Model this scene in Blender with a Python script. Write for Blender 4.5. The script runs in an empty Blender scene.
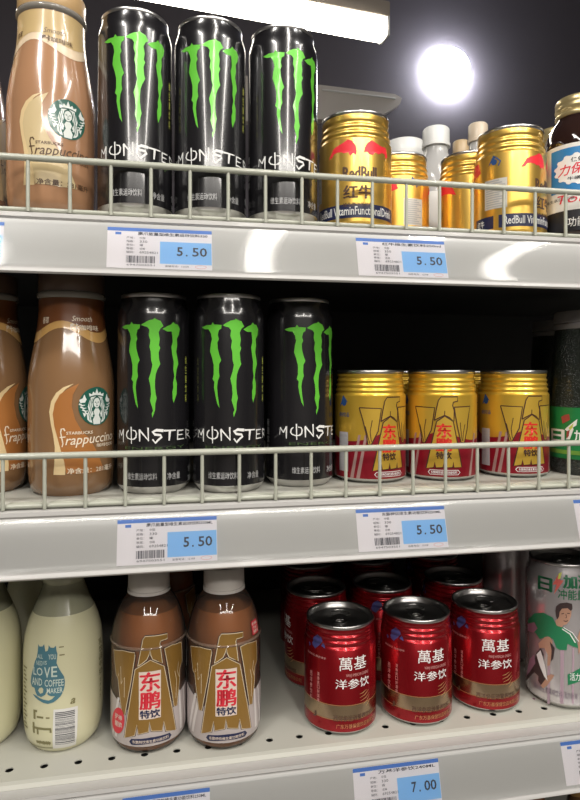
import bpy, bmesh, math, random
from mathutils import Vector, Matrix
from mathutils.geometry import tessellate_polygon

# ------------------------------------------------------------ camera, light
sc = bpy.context.scene
COL = sc.collection
rnd = random.Random(7)
TH = math.radians(10.8)          # the camera looks a little to the right of square-on
D0 = 0.49                        # camera to the wire fence plane (y = 0)
F = 600.0                        # focal length in pixels of a 580 x 800 frame
HZ = 374.0                       # horizon row
ZC = 1.40                        # camera height above the shop floor

cam_d = bpy.data.cameras.new('camera')
cam_d.sensor_width = 36; cam_d.lens = 27.0; cam_d.clip_start = 0.01
cam_d.shift_y = -26/800
cam = bpy.data.objects.new('camera', cam_d); COL.objects.link(cam)
cam.location = (0, -D0, ZC); cam.rotation_euler = (math.pi/2, 0, -TH)
sc.camera = cam

sc.view_settings.view_transform = 'Standard'
sc.view_settings.look = 'None'
sc.view_settings.exposure = 0.0
sc.view_settings.gamma = 1.0
sc.view_settings.use_curve_mapping = False

w = bpy.data.worlds.new('shop_air'); sc.world = w; w.use_nodes = True
w.node_tree.nodes['Background'].inputs[0].default_value = (0.85, 0.82, 0.85, 1)
w.node_tree.nodes['Background'].inputs[1].default_value = 0.25

def area(name, loc, rot, sx, sy, power, col=(1, 0.95, 0.88), disk=False):
    l = bpy.data.lights.new(name, 'AREA'); l.shape = 'ELLIPSE' if disk else 'RECTANGLE'
    l.size = sx; l.size_y = sy; l.energy = power; l.color = col
    o = bpy.data.objects.new(name, l); COL.objects.link(o)
    o.location = loc; o.rotation_euler = rot
    return o
# ceiling battens over the aisle behind the camera, an added front fill, and three round ceiling lamps
for bx0, pw in ((-0.62, 15), (0.30, 17), (1.25, 17)):       # tubes running away from the shelves along the ceiling
    area('aisle_batten_light', (bx0, -1.35, ZC+1.24), (math.radians(10), 0, 0), 0.10, 1.7, pw)
area('front_fill_light', (0.3, -2.6, ZC+1.24), (math.radians(50), 0, 0), 2.6, 0.16, 28)  # added fill from behind the camera, brightens product fronts and lower shelves
area('aisle_lamp_light', (-0.55, -0.72, ZC+1.18), (math.radians(20), 0, math.radians(-25)), 0.12, 0.12, 6, (1, 0.97, 0.93), True)
area('aisle_lamp_light', (0.75, -0.66, ZC+1.18), (math.radians(20), 0, math.radians(20)), 0.12, 0.12, 6, (1, 0.97, 0.93), True)

# ------------------------------------------------------------ materials
MATS = {}
def mat(name, col, rough=0.5, metal=0.0, coat=0.0, noise=None, bump=None, emit=None, spec=0.5, aniso=0.0):
    if name in MATS: return MATS[name]
    m = bpy.data.materials.new(name); m.use_nodes = True
    nt = m.node_tree; b = nt.nodes['Principled BSDF']
    b.inputs['Base Color'].default_value = (*col, 1)
    b.inputs['Roughness'].default_value = rough
    b.inputs['Metallic'].default_value = metal
    b.inputs['Coat Weight'].default_value = coat
    b.inputs['Coat Roughness'].default_value = 0.06
    b.inputs['Specular IOR Level'].default_value = spec
    if aniso: b.inputs['Anisotropic'].default_value = aniso
    if noise:                                            # (scale, strength): faint mottling of the colour
        t = nt.nodes.new('ShaderNodeTexCoord'); n = nt.nodes.new('ShaderNodeTexNoise')
        n.inputs['Scale'].default_value = noise[0]; n.inputs['Detail'].default_value = 4
        nt.links.new(t.outputs['Object'], n.inputs['Vector'])
        mx = nt.nodes.new('ShaderNodeMix'); mx.data_type = 'RGBA'
        k = noise[1]
        mx.inputs[6].default_value = (*[c*(1-k) for c in col], 1)
        mx.inputs[7].default_value = (*[min(1, c*(1+k)) for c in col], 1)
        nt.links.new(n.outputs['Fac'], mx.inputs[0]); nt.links.new(mx.outputs[2], b.inputs['Base Color'])
    if bump:                                             # (scale, strength, distance)
        t = nt.nodes.new('ShaderNodeTexCoord'); n = nt.nodes.new('ShaderNodeTexNoise')
        n.inputs['Scale'].default_value = bump[0]; n.inputs['Detail'].default_value = 3
        nt.links.new(t.outputs['Object'], n.inputs['Vector'])
        bp = nt.nodes.new('ShaderNodeBump'); bp.inputs['Strength'].default_value = bump[1]
        bp.inputs['Distance'].default_value = bump[2]
        nt.links.new(n.outputs['Fac'], bp.inputs['Height']); nt.links.new(bp.outputs[0], b.inputs['Normal'])
    if emit:
        b.inputs['Emission Color'].default_value = (*emit[0], 1); b.inputs['Emission Strength'].default_value = emit[1]
    MATS[name] = m
    return m

def clear_mat(name, tint=(1, 1, 1), rough=0.05, ior=1.45, body=0.0, bodycol=(0.8, 0.8, 0.8)):
    """thin clear plastic or glass: see-through with a Fresnel gloss; body = share of milky colour"""
    if name in MATS: return MATS[name]
    m = bpy.data.materials.new(name); m.use_nodes = True
    nt = m.node_tree; nt.nodes.remove(nt.nodes['Principled BSDF']); out = nt.nodes['Material Output']
    tr = nt.nodes.new('ShaderNodeBsdfTransparent'); tr.inputs[0].default_value = (*tint, 1)
    gl = nt.nodes.new('ShaderNodeBsdfGlossy'); gl.inputs['Roughness'].default_value = rough
    df = nt.nodes.new('ShaderNodeBsdfDiffuse'); df.inputs[0].default_value = (*bodycol, 1)
    a = nt.nodes.new('ShaderNodeMixShader'); a.inputs[0].default_value = body
    nt.links.new(tr.outputs[0], a.inputs[1]); nt.links.new(df.outputs[0], a.inputs[2])
    fr = nt.nodes.new('ShaderNodeFresnel'); fr.inputs[0].default_value = ior
    mx = nt.nodes.new('ShaderNodeMixShader')
    nt.links.new(fr.outputs[0], mx.inputs[0]); nt.links.new(a.outputs[0], mx.inputs[1]); nt.links.new(gl.outputs[0], mx.inputs[2])
    nt.links.new(mx.outputs[0], out.inputs[0])
    MATS[name] = m
    return m

# ------------------------------------------------------------ object helpers
def link(name, me, m, parent=None):
    o = bpy.data.objects.new(name, me); COL.objects.link(o)
    if m is not None:
        me.materials.clear()
        for q in (m if isinstance(m, (list, tuple)) else [m]): me.materials.append(q)
    if parent is not None: o.parent = parent
    return o
def from_bm(name, bm, m, parent=None, smooth=None, sharp=40):
    bmesh.ops.recalc_face_normals(bm, faces=bm.faces)
    me = bpy.data.meshes.new(name); bm.to_mesh(me); bm.free()
    if smooth:
        for p in me.polygons: p.use_smooth = True
        me.set_sharp_from_angle(angle=math.radians(sharp))
    return link(name, me, m, parent)
def thing(name, label, cat, loc=(0, 0, 0), rz=0.0, group=None):
    o = bpy.data.objects.new(name, None); COL.objects.link(o)
    o.empty_display_size = 0.02
    o.location = (loc[0], loc[1], loc[2]+ZC); o.rotation_euler = (0, 0, rz)
    o['label'] = label; o['category'] = cat
    if group: o['group'] = group
    return o
def dup(root, loc, rz, label, group=None):
    r = root.copy(); COL.objects.link(r); r.location = (loc[0], loc[1], loc[2]+ZC); r.rotation_euler = (0, 0, rz)
    r['label'] = label
    if group: r['group'] = group
    for ch in list(root.children):
        c = ch.copy(); COL.objects.link(c); c.parent = r
        for g in list(ch.children):
            d = g.copy(); COL.objects.link(d); d.parent = c
    return r
def box_bm(bm, x0, x1, y0, y1, z0, z1):
    vs = [bm.verts.new(p) for p in ((x0,y0,z0),(x1,y0,z0),(x1,y1,z0),(x0,y1,z0),(x0,y0,z1),(x1,y0,z1),(x1,y1,z1),(x0,y1,z1))]
    for f in ((3,2,1,0),(4,5,6,7),(0,1,5,4),(1,2,6,5),(2,3,7,6),(3,0,4,7)): bm.faces.new([vs[i] for i in f])
def box(name, x0, x1, y0, y1, z0, z1, m, parent=None, bevel=0.0):
    bm = bmesh.new(); box_bm(bm, x0, x1, y0, y1, z0, z1)
    if bevel: bmesh.ops.bevel(bm, geom=bm.edges[:], offset=bevel, segments=2, affect='EDGES', profile=0.5)
    return from_bm(name, bm, m, parent, smooth=bool(bevel))
def lathe_bm(bm, prof, seg=56, squash=None):
    rings = []
    for r, z in prof:
        if r < 1e-6: rings.append([bm.verts.new((0, 0, z))])
        else:
            rings.append([bm.verts.new((r*math.sin(2*math.pi*i/seg), -r*math.cos(2*math.pi*i/seg), z)) for i in range(seg)])
    for a, b in zip(rings, rings[1:]):
        if len(a) == 1 and len(b) == 1: continue
        for i in range(seg):
            j = (i+1) % seg
            if len(a) == 1: bm.faces.new((a[0], b[j], b[i]))
            elif len(b) == 1: bm.faces.new((a[i], a[j], b[0]))
            else: bm.faces.new((a[i], a[j], b[j], b[i]))
def lathe(name, prof, m, parent=None, seg=56, sharp=50):
    bm = bmesh.new(); lathe_bm(bm, prof, seg)
    return from_bm(name, bm, m, parent, smooth=True, sharp=sharp)
def tube_bm(bm, pts, r, seg=10, cap=True):
    pts = [Vector(p) for p in pts]; rings = []
    for i, p in enumerate(pts):
        d = (pts[min(i+1, len(pts)-1)] - pts[max(i-1, 0)]).normalized()
        up = Vector((0, 0, 1)) if abs(d.z) < 0.9 else Vector((0, 1, 0))
        a = d.cross(up).normalized(); b = d.cross(a)
        rings.append([bm.verts.new(p + a*r*math.cos(2*math.pi*k/seg) + b*r*math.sin(2*math.pi*k/seg)) for k in range(seg)])
    for a, b in zip(rings, rings[1:]):
        for k in range(seg): bm.faces.new((a[k], a[(k+1) % seg], b[(k+1) % seg], b[k]))
    if cap: bm.faces.new(rings[0]); bm.faces.new(rings[-1][::-1])
def prism_x(name, prof, x0, x1, m, parent=None, smooth=False):
    """profile of (y, z) points, closed, swept along x"""
    bm = bmesh.new()
    a = [bm.verts.new((x0, y, z)) for y, z in prof]; b = [bm.verts.new((x1, y, z)) for y, z in prof]
    n = len(prof)
    for i in range(n): bm.faces.new((a[i], a[(i+1) % n], b[(i+1) % n], b[i]))
    bm.faces.new(a); bm.faces.new(b[::-1])
    return from_bm(name, bm, m, parent, smooth=smooth, sharp=35)

# ------------------------------------------------------------ where a pixel of the photograph meets the shelf products
FWD = Vector((math.sin(TH), math.cos(TH))); RGT = Vector((math.cos(TH), -math.sin(TH)))
def spot(px, Z):
    """x, y on the shelf for a point at image column px and distance Z along the view axis"""
    p = FWD*Z + RGT*((px-290)/F*Z)
    return p.x, p.y - D0
def depth_from_width(px, wpx, r):
    return 2*r*F/(wpx*math.cos(math.atan((px-290)/F)))
def clear_fence(x_y, r, gap=0.0045):
    return x_y[0], max(x_y[1], r + gap)
def face_cam(x, y): return -math.atan2(x, y + D0)

class Ref:
    """a round product at its place: turns photograph pixels into (u, v) on its skin"""
    def __init__(s, x, y, zb, prof, turn=0.0, R0=None):
        s.x, s.y, s.zb, s.prof = x, y, zb, prof
        s.rz = face_cam(x, y) + turn
        s.R0 = R0 or max(r for r, z in prof)
    def rad(s, v):
        p = s.prof
        if v <= p[0][1]: return p[0][0]
        for (r0, z0), (r1, z1) in zip(p, p[1:]):
            if z0 <= v <= z1 and z1 > z0: return r0 + (r1-r0)*(v-z0)/(z1-z0)
        return p[-1][0]
    def uv(s, px, py):
        d2 = FWD*F + RGT*(px-290); dz = HZ - py
        o = Vector((0, -D0)); c = Vector((s.x, s.y))
        r = s.R0
        for _ in range(5):
            a = d2.dot(d2); b = 2*d2.dot(o-c); cc = (o-c).dot(o-c) - r*r
            disc = b*b - 4*a*cc
            t = (-b - math.sqrt(disc))/(2*a) if disc > 0 else -b/(2*a)
            v = dz*t - s.zb
            r = max(0.003, s.rad(v))
        p = o + d2*t - c
        ang = math.atan2(p.x, -p.y) - s.rz
        while ang > math.pi: ang -= 2*math.pi
        while ang < -math.pi: ang += 2*math.pi
        return ang*s.R0, v

# ---- flat print: 2D pieces, cut finely, then wrapped on the skin
class Print:
    def __init__(s): s.bm = bmesh.new()
    def poly(s, pts, holes=()):
        loops = [[Vector((p[0], p[1], 0)) for p in pts]] + [[Vector((p[0], p[1], 0)) for p in h] for h in holes]
        tris = tessellate_polygon(loops)
        vs = [s.bm.verts.new(p) for lp in loops for p in lp]
        for t in tris:
            try: s.bm.faces.new([vs[i] for i in t])
            except ValueError: pass
        return s
    def stroke(s, pts, w0, w1=None, wm=None):
        """brush line along pts, width w0 at the ends (w1 at the far end, wm in the middle)"""
        w1 = w0 if w1 is None else w1
        n = len(pts); L = []; R = []
        for i, p in enumerate(pts):
            a = Vector(pts[max(i-1, 0)]); b = Vector(pts[min(i+1, n-1)]); d = (b-a)
            if d.length < 1e-9: d = Vector((1, 0))
            d.normalize(); nn = Vector((-d.y, d.x)); t = i/(n-1)
            ww = (w0 + (w1-w0)*t)/2
            if wm is not None: ww = ww*(1-4*t*(1-t)) + wm/2*4*t*(1-t)
            L.append(s.bm.verts.new((p[0]+nn.x*ww, p[1]+nn.y*ww, 0))); R.append(s.bm.verts.new((p[0]-nn.x*ww, p[1]-nn.y*ww, 0)))
        for i in range(n-1):
            try: s.bm.faces.new((R[i], R[i+1], L[i+1], L[i]))
            except ValueError: pass
        return s
    def rect(s, u0, v0, u1, v1): return s.poly([(u0, v0), (u1, v0), (u1, v1), (u0, v1)])
    def ellipse(s, cu, cv, ru, rv, n=24): return s.poly([(cu+ru*math.cos(2*math.pi*i/n), cv+rv*math.sin(2*math.pi*i/n)) for i in range(n)])
    def text(s, string, u0, v0, u1, v1, bold=0.0, shear=0.0, skew=0.0):
        me, (ax, ay, bx, by) = text_mesh(string, bold, shear)
        k = len(s.bm.verts)
        s.bm.from_mesh(me); s.bm.verts.ensure_lookup_table()
        for v in s.bm.verts[k:]:
            fx = (v.co.x-ax)/(bx-ax); fy = (v.co.y-ay)/(by-ay)
            v.co = Vector((u0+(u1-u0)*fx, v0+(v1-v0)*fy + skew*fx, 0))
        return s
    def btext(s, string, u0, v0, u1, v1, d=0.00035, bold=0.0):
        for du, dv in ((-d, 0), (d, 0), (0, -d*0.6), (0, d*0.6)): s.text(string, u0+du, v0+dv, u1+du, v1+dv, bold)
        return s
    def column(s, string, u0, v0, u1, v1, bold=0.0):
        n = len(string); h = (v1-v0)/n
        for i, ch in enumerate(string): s.text(ch, u0, v1-(i+0.92)*h, u1, v1-(i+0.08)*h, bold)
        return s
    def bars(s, u0, v0, u1, v1, n, seed=1, vertical=True):
        r = random.Random(seed); t = 0.0; ws = []
        for i in range(n): ws.append((r.choice((1, 1, 2, 3)), r.choice((1, 1, 2))))
        tot = sum(a+b for a, b in ws)
        for a, b in ws:
            if vertical: s.rect(u0+(u1-u0)*t/tot, v0, u0+(u1-u0)*(t+a)/tot, v1)
            else: s.rect(u0, v0+(v1-v0)*t/tot, u1, v0+(v1-v0)*(t+a)/tot)
            t += a+b
        return s
    def pieces(s, *polys):
        s.many = polys; return s
    def wrap(s, name, ref, m, parent, eps=0.00012, step=0.16, vstep=0.004):
        if getattr(s, 'many', None):
            for k, q in enumerate(s.many): Print().poly(q).wrap(name, ref, m, parent, eps)
            s.bm.free(); return None
        bm = s.bm; R0 = ref.R0
        if not bm.verts: bm.free(); return None
        us = [v.co.x for v in bm.verts]; vs = [v.co.y for v in bm.verts]
        k = math.ceil(min(us)/(R0*step))
        while k*R0*step < max(us):
            bmesh.ops.bisect_plane(bm, geom=bm.verts[:]+bm.edges[:]+bm.faces[:], plane_co=(k*R0*step, 0, 0), plane_no=(1, 0, 0)); k += 1
        zs = [z for r, z in ref.prof if min(vs) < z < max(vs)]
        for z in zs:
            bmesh.ops.bisect_plane(bm, geom=bm.verts[:]+bm.edges[:]+bm.faces[:], plane_co=(0, z, 0), plane_no=(0, 1, 0))
        for v in bm.verts:
            a = v.co.x/R0; r = ref.rad(v.co.y)/math.cos(math.pi/56)*0.9995 + eps
            v.co = Vector((r*math.sin(a), -r*math.cos(a), v.co.y))
        for f in bm.faces:
            c = f.calc_center_median()
            if f.normal.dot(Vector((c.x, c.y, 0))) < 0: f.normal_flip()
        bm.normal_update()
        me = bpy.data.meshes.new(name); bm.to_mesh(me); bm.free()
        # smooth normals that follow the skin
        for p in me.polygons: p.use_smooth = True
        bmx = bmesh.new(); bmx.from_mesh(me)
        for f in bmx.faces:
            c = f.calc_center_median()
            if f.normal.x*c.x + f.normal.y*c.y < 0: f.normal_flip()
        bmesh.ops.remove_doubles(bmx, verts=bmx.verts, dist=1e-6)
        bmx.to_mesh(me); bmx.free()
        return link(name, me, m, parent)
    def flat(s, name, m, parent, y=0.0, M=None):
        bm = s.bm
        for v in bm.verts: v.co = Vector((v.co.x, y, v.co.y))
        if M is not None: bm.transform(M)
        me = bpy.data.meshes.new(name); bm.to_mesh(me); bm.free()
        return link(name, me, m, parent)

_TX = {}
def text_mesh(string, bold, shear):
    key = (string, bold, shear)
    if key in _TX: return _TX[key]
    cu = bpy.data.curves.new('lettering', 'FONT'); cu.body = string; cu.size = 1.0
    cu.resolution_u = 2; cu.offset = bold; cu.shear = shear; cu.fill_mode = 'FRONT' if hasattr(cu, 'fill_mode') else cu.fill_mode
    o = bpy.data.objects.new('lettering', cu); COL.objects.link(o)
    dg = bpy.context.evaluated_depsgraph_get()
    me = bpy.data.meshes.new_from_object(o.evaluated_get(dg))
    COL.objects.unlink(o); bpy.data.objects.remove(o)
    xs = [v.co.x for v in me.vertices]; ys = [v.co.y for v in me.vertices]
    _TX[key] = (me, (min(xs), min(ys), max(xs), max(ys)))
    return _TX[key]

def px(ref, x0, y0, s, pts):
    """points read in an enlarged crop (origin x0, y0, scale s) -> (u, v)"""
    return [ref.uv(x0+a/s, y0+b/s) for a, b in pts]
def bx(ref, x0, y0, s, q):
    """crop box (left, top, right, bottom) -> (u0, v0, u1, v1)"""
    a, b, c, d = q
    u0, _ = ref.uv(x0+a/s, y0+(b+d)/2/s); u1, _ = ref.uv(x0+c/s, y0+(b+d)/2/s)
    _, v1 = ref.uv(x0+(a+c)/2/s, y0+b/s); _, v0 = ref.uv(x0+(a+c)/2/s, y0+d/s)
    return u0, v0, u1, v1

# ------------------------------------------------------------ colours
silver   = mat('brushed_aluminium', (0.62, 0.61, 0.60), 0.28, 1.0)
silver_d = mat('lid_aluminium', (0.50, 0.49, 0.48), 0.30, 1.0, bump=(60, 0.15, 0.001))
black    = mat('black_can_lacquer', (0.010, 0.0095, 0.011), 0.22, 0.0, 0.6, spec=0.6)
green    = mat('claw_green', (0.13, 0.55, 0.045), 0.35, 0.15, 0.4)
whiteink = mat('white_ink', (0.80, 0.80, 0.78), 0.4)
greyink  = mat('grey_ink', (0.40, 0.40, 0.40), 0.4)
blackink = mat('black_ink', (0.02, 0.02, 0.025), 0.4)
brownink = mat('dark_brown_ink', (0.09, 0.045, 0.02), 0.4)
gold     = mat('gold_can_lacquer', (0.86, 0.55, 0.12), 0.30, 0.85, 0.3)
redink   = mat('red_ink', (0.66, 0.03, 0.05), 0.35)
navy     = mat('navy_ink', (0.015, 0.02, 0.07), 0.35)
paint    = mat('shelf_grey_paint', (0.43, 0.425, 0.375), 0.42, noise=(9, 0.04))
wirep    = mat('fence_cream_coating', (0.42, 0.43, 0.36), 0.38, coat=0.2)
railp    = mat('rail_grey_plastic', (0.47, 0.46, 0.445), 0.4, coat=0.1)
cover    = clear_mat('clear_rail_plastic', (0.97, 0.98, 0.98), 0.07, 1.4)
glass    = clear_mat('clear_bottle_plastic', (0.93, 0.92, 0.90), 0.06, 1.5)
under    = mat('underside_painted_shade', (0.02, 0.019, 0.02), 0.7)  # near-black colour stands in for the shade below the decks
darkp    = mat('dark_backing', (0.012, 0.011, 0.013), 0.6)

# ------------------------------------------------------------ room (setting)
def struct(o):
    o['kind'] = 'structure'; return o
ceil_m = mat('ceiling_dark_paint', (0.13, 0.12, 0.14), 0.8, noise=(1.5, 0.12))
wall_m = mat('wall_dark_paint', (0.12, 0.11, 0.13), 0.8, noise=(2, 0.1))
wallf_m = mat('wall_light_paint', (0.42, 0.40, 0.38), 0.8, noise=(2, 0.1))
floor_m = mat('floor_terrazzo', (0.36, 0.34, 0.31), 0.35, noise=(60, 0.15))
CEIL = ZC + 2.5
X0, X1, Y0, Y1 = -4.0, 5.5, -3.6, 3.0
struct(box('floor', X0, X1, Y0, Y1, -0.1, 0.0, floor_m))
struct(box('ceiling', X0, X1, Y0, Y1, CEIL, CEIL+0.1, ceil_m))
struct(box('wall_back', X0, X1, Y1, Y1+0.1, 0.0, CEIL, wall_m))
struct(box('wall_front', X0, X1, Y0-0.1, Y0, 0.0, CEIL, wallf_m))
struct(box('wall_left', X0-0.1, X0, Y0, Y1, 0.0, CEIL, wallf_m))
struct(box('wall_right', X1, X1+0.1, Y0, Y1, 0.0, CEIL, wallf_m))

# ------------------------------------------------------------ shelving
SX0, SX1, DEPTH = -0.46, 0.86, 0.40
ZT, ZM, ZB, ZL = 0.1248, -0.1043, -0.3225, -0.56
RISE = 0.005                     # the decks of the two fenced shelves lie a little above their rails
fr = thing('shelving_frame', 'dark back panel and grey side panels that carry the drink shelves', 'shelving', (0, 0, -ZC))
box('back_panel', SX0, SX1, DEPTH+0.004, DEPTH+0.02, 0.05, ZC+0.165, darkp, fr)
for xa, xb in ((SX0-0.022, SX0-0.002), (SX1+0.002, SX1+0.022)):
    box('side_panel', xa, xb, 0.03, DEPTH+0.02, 0.0, ZC+0.165, paint, fr, 0.002)
box('base_plinth', SX0, SX1, 0.03, DEPTH, 0.0, 0.10, paint, fr, 0.003)

def make_shelf(zb, label, front, holes):
    t = thing('shelf', label, 'shelf', (0, 0, zb))
    # deck with a row of punched holes near its front edge
    bm = bmesh.new()
    hy, hs, hr = 0.033, 0.0268, 0.0032
    y0, y1 = hy-hs/2, hy+hs/2
    if holes:
        n0 = int((SX0)/hs)+1; n1 = int(SX1/hs)-1
        off = 0.0010
        xa, xb = n0*hs+off-hs/2, n1*hs+off+hs/2
        for k in range(n0, n1+1):
            cx = k*hs+off; N = 16; out = []; inn = []; low = []
            for i in range(N):
                a = 2*math.pi*(i+0.5)/N; c, s_ = math.cos(a), math.sin(a); q = (hs/2)/max(abs(c), abs(s_))
                out.append(bm.verts.new((cx+c*q, hy+s_*q, 0))); inn.append(bm.verts.new((cx+c*hr, hy+s_*hr, 0)))
                low.append(bm.verts.new((cx+c*hr, hy+s_*hr, -0.0009)))
            for i in range(N):
                j = (i+1) % N
                bm.faces.new((out[i], out[j], inn[j], inn[i])); bm.faces.new((inn[i], inn[j], low[j], low[i]))
            for sx in (-1, 1):                           # the corners of each square cell
                for sy in (-1, 1):
                    pass
            # corner triangles
            for qa in range(4):
                a = math.pi/4 + qa*math.pi/2
                co = (cx+math.copysign(hs/2, math.cos(a)), hy+math.copysign(hs/2, math.sin(a)), 0)
                cand = sorted(out, key=lambda v: (v.co-Vector(co)).length)[:2]
                bm.faces.new((bm.verts.new(co), cand[0], cand[1]))
        def q4(a, b, c, d): bm.faces.new([bm.verts.new(p) for p in (a, b, c, d)])
        q4((SX0, y0, 0), (xa, y0, 0), (xa, y1, 0), (SX0, y1, 0)); q4((xb, y0, 0), (SX1, y0, 0), (SX1, y1, 0), (xb, y1, 0))
        q4((SX0, y1, 0), (SX1, y1, 0), (SX1, DEPTH, 0), (SX0, DEPTH, 0))
        q4((SX0, front, 0), (SX1, front, 0), (SX1, y0, 0), (SX0, y0, 0))
    else:
        bm.faces.new([bm.verts.new(p) for p in ((SX0, front, 0), (SX1, front, 0), (SX1, DEPTH, 0), (SX0, DEPTH, 0))])
    # rolled front edge and underside
    prof = [(front, 0), (front-0.003, -0.0012), (front-0.005, -0.004), (front-0.005, -0.030), (front-0.001, -0.034), (front, -0.034), (front, -0.005), (DEPTH, -0.005), (DEPTH, 0)]
    for (ya, za), (yb, zb_) in zip(prof, prof[1:]):
        if holes and za == -0.005 and zb_ == -0.005: continue
        bm.faces.new([bm.verts.new(p) for p in ((SX0, ya, za), (SX1, ya, za), (SX1, yb, zb_), (SX0, yb, zb_))])
    for xx in (SX0, SX1): bm.faces.new([bm.verts.new((xx, y, z)) for y, z in prof])
    bmesh.ops.remove_doubles(bm, verts=bm.verts, dist=1e-6)
    for f in bm.faces: f.smooth = False
    rise = 0.0 if holes else RISE
    for v in bm.verts: v.co.z += rise
    d = from_bm('deck', bm, paint, t)
    box('underside', SX0+0.002, SX1-0.002, front+0.0015, DEPTH-0.001, -0.0355+rise, -0.0052+rise, under, t)  # dark slab: shade below the deck and inside its holes, painted in
    # ticket rail: top flange, sloping channel face, rolled bottom lip
    P = [(front-0.0055, -0.001), (-0.0005, -0.0005), (-0.0028, -0.0015), (-0.0032, -0.0045), (-0.0018, -0.0062),
         (-0.0030, -0.0085), (-0.0060, -0.018), (-0.0092, -0.030), (-0.0118, -0.040), (-0.0130, -0.0440), (-0.0155, -0.0462),
         (-0.0160, -0.0482), (-0.0145, -0.0496), (-0.0110, -0.0490), (-0.0100, -0.0460), (-0.0070, -0.036), (front-0.0055, -0.030)]
    if front > 0.01: P[0] = (front-0.0055, -0.004); P[1] = (0.0, -0.0035)
    rail = prism_x('ticket_rail', P, SX0, SX1, railp, t, smooth=True)
    # clear cover strip in front of the tickets
    Cp = [(-0.0044, -0.0066), (-0.0052, -0.0086), (-0.0082, -0.018), (-0.0114, -0.030), (-0.0140, -0.040), (-0.0152, -0.0438)]
    bm = bmesh.new()
    a = [bm.verts.new((SX0, y, z)) for y, z in Cp]; b = [bm.verts.new((SX1, y, z)) for y, z in Cp]
    for i in range(len(Cp)-1): bm.faces.new((a[i], a[i+1], b[i+1], b[i]))
    from_bm('clear_cover', bm, cover, t, smooth=True, sharp=60)
    return t
make_shelf(ZT, 'grey metal shelf, topmost, with a price rail and a wire fence on its edge', 0.010, False)
make_shelf(ZM, 'grey metal shelf in the middle, below the topmost one', 0.010, False)
make_shelf(ZB, 'lowest full grey shelf, open front edge punched with round holes', 0.018, True)
make_shelf(ZL, 'grey shelf under the lowest price rail, barely in view', 0.018, True)

def make_fence(zb, label, x_first=-0.1113, sp=0.0307):
    t = thing('wire_fence', label, 'fence', (0, 0, zb))
    r0 = 0.0026; H = 0.0412
    bm = bmesh.new(); tube_bm(bm, [(SX0+0.01, 0, H), (SX1-0.01, 0, H)], r0, 14); from_bm('top_rail', bm, wirep, t, smooth=True)
    bm = bmesh.new(); tube_bm(bm, [(SX0+0.01, 0.0035, 0.0022), (SX1-0.01, 0.0035, 0.0022)], 0.0019, 12); from_bm('bottom_rail', bm, wirep, t, smooth=True)
    bm = bmesh.new(); tube_bm(bm, [(0, 0, 0.0), (0, 0, H-0.001)], 0.0015, 10); w0 = from_bm('wire', bm, wirep, t, smooth=True)
    bm = bmesh.new(); box_bm(bm, -0.0125, 0.0125, 0.0055, 0.0115, 0.0, 0.0045)
    bmesh.ops.bevel(bm, geom=bm.edges[:], offset=0.001, segments=2, affect='EDGES', profile=0.5)
    c0 = from_bm('base_block', bm, wirep, t, smooth=True)
    x = x_first - 9*sp; first = True
    while x < SX1-0.02:
        if first: w0.location.x = x; c0.location.x = x+sp/2; first = False
        else:
            c = w0.copy(); COL.objects.link(c); c.location.x = x
            c = c0.copy(); COL.objects.link(c); c.location.x = x+sp/2
        x += sp
    return t
make_fence(ZT, 'cream coated wire fence along the front of the top shelf')
make_fence(ZM, 'cream coated wire fence along the front of the middle shelf', -0.0992, 0.0301)

ZT += RISE; ZM += RISE
# ------------------------------------------------------------ can building blocks
def can_lid(t, r, H, drop=0.0045, tab=True, m=silver, neck=None):
    prof = [(neck or r-0.001, H-0.0035), (r-0.0002, H-0.0028), (r, H-0.0016), (r-0.0003, H-0.0004), (r-0.0010, H), (r-0.0018, H-0.0004), (r-0.0024, H-0.0016),
            (r-0.0030, H-drop-0.0006), (r-0.0042, H-drop-0.0014), (r-0.0056, H-drop), (0, H-drop)]
    l = lathe('lid', prof, m, t)
    if tab:
        bm = bmesh.new()
        pts = [(0.0075*math.cos(a)*(1.0), 0.0115*math.sin(a)-0.002) for a in [2*math.pi*i/24 for i in range(24)]]
        hol = [(0.0040*math.cos(a), 0.0042*math.sin(a)-0.0075) for a in [2*math.pi*i/16 for i in range(16)]]
        loops = [[Vector((x, y, 0)) for x, y in pts], [Vector((x, y, 0)) for x, y in hol]]
        for f in tessellate_polygon(loops):
            pass
        for zz in (0, 0.0009):
            vs = [bm.verts.new((p.x, p.y, zz)) for lp in loops for p in lp]
            for f in tessellate_polygon(loops):
                try: bm.faces.new([vs[i] for i in f])
                except ValueError: pass
        for lp in loops:
            n = len(lp)
            for i in range(n):
                a, b = lp[i], lp[(i+1) % n]
                bm.faces.new([bm.verts.new(q) for q in ((a.x, a.y, 0), (b.x, b.y, 0), (b.x, b.y, 0.0009), (a.x, a.y, 0.0009))])
        bmesh.ops.remove_doubles(bm, verts=bm.verts, dist=1e-6)
        bm.transform(Matrix.Translation((0, -0.002, H-drop+0.0006)))
        from_bm('pull_tab', bm, m, l)
        # scored mouth panel
        bm = bmesh.new()
        ring = [(0.0095*math.cos(2*math.pi*i/28), 0.013+0.0075*math.sin(2*math.pi*i/28), H-drop+0.0002) for i in range(29)]
        tube_bm(bm, ring, 0.00035, 6, False)
        from_bm('mouth_score', bm, m, l, smooth=True)
    return l
def base_foot(t, r, h=0.006, m=silver, name='base'):
    return lathe(name, [(0, 0.003), (r-0.010, 0.0025), (r-0.0075, 0.0), (r-0.0062, 0.0), (r-0.0045, 0.0012), (r-0.0008, h-0.0015), (r, h)], m, t)

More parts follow.
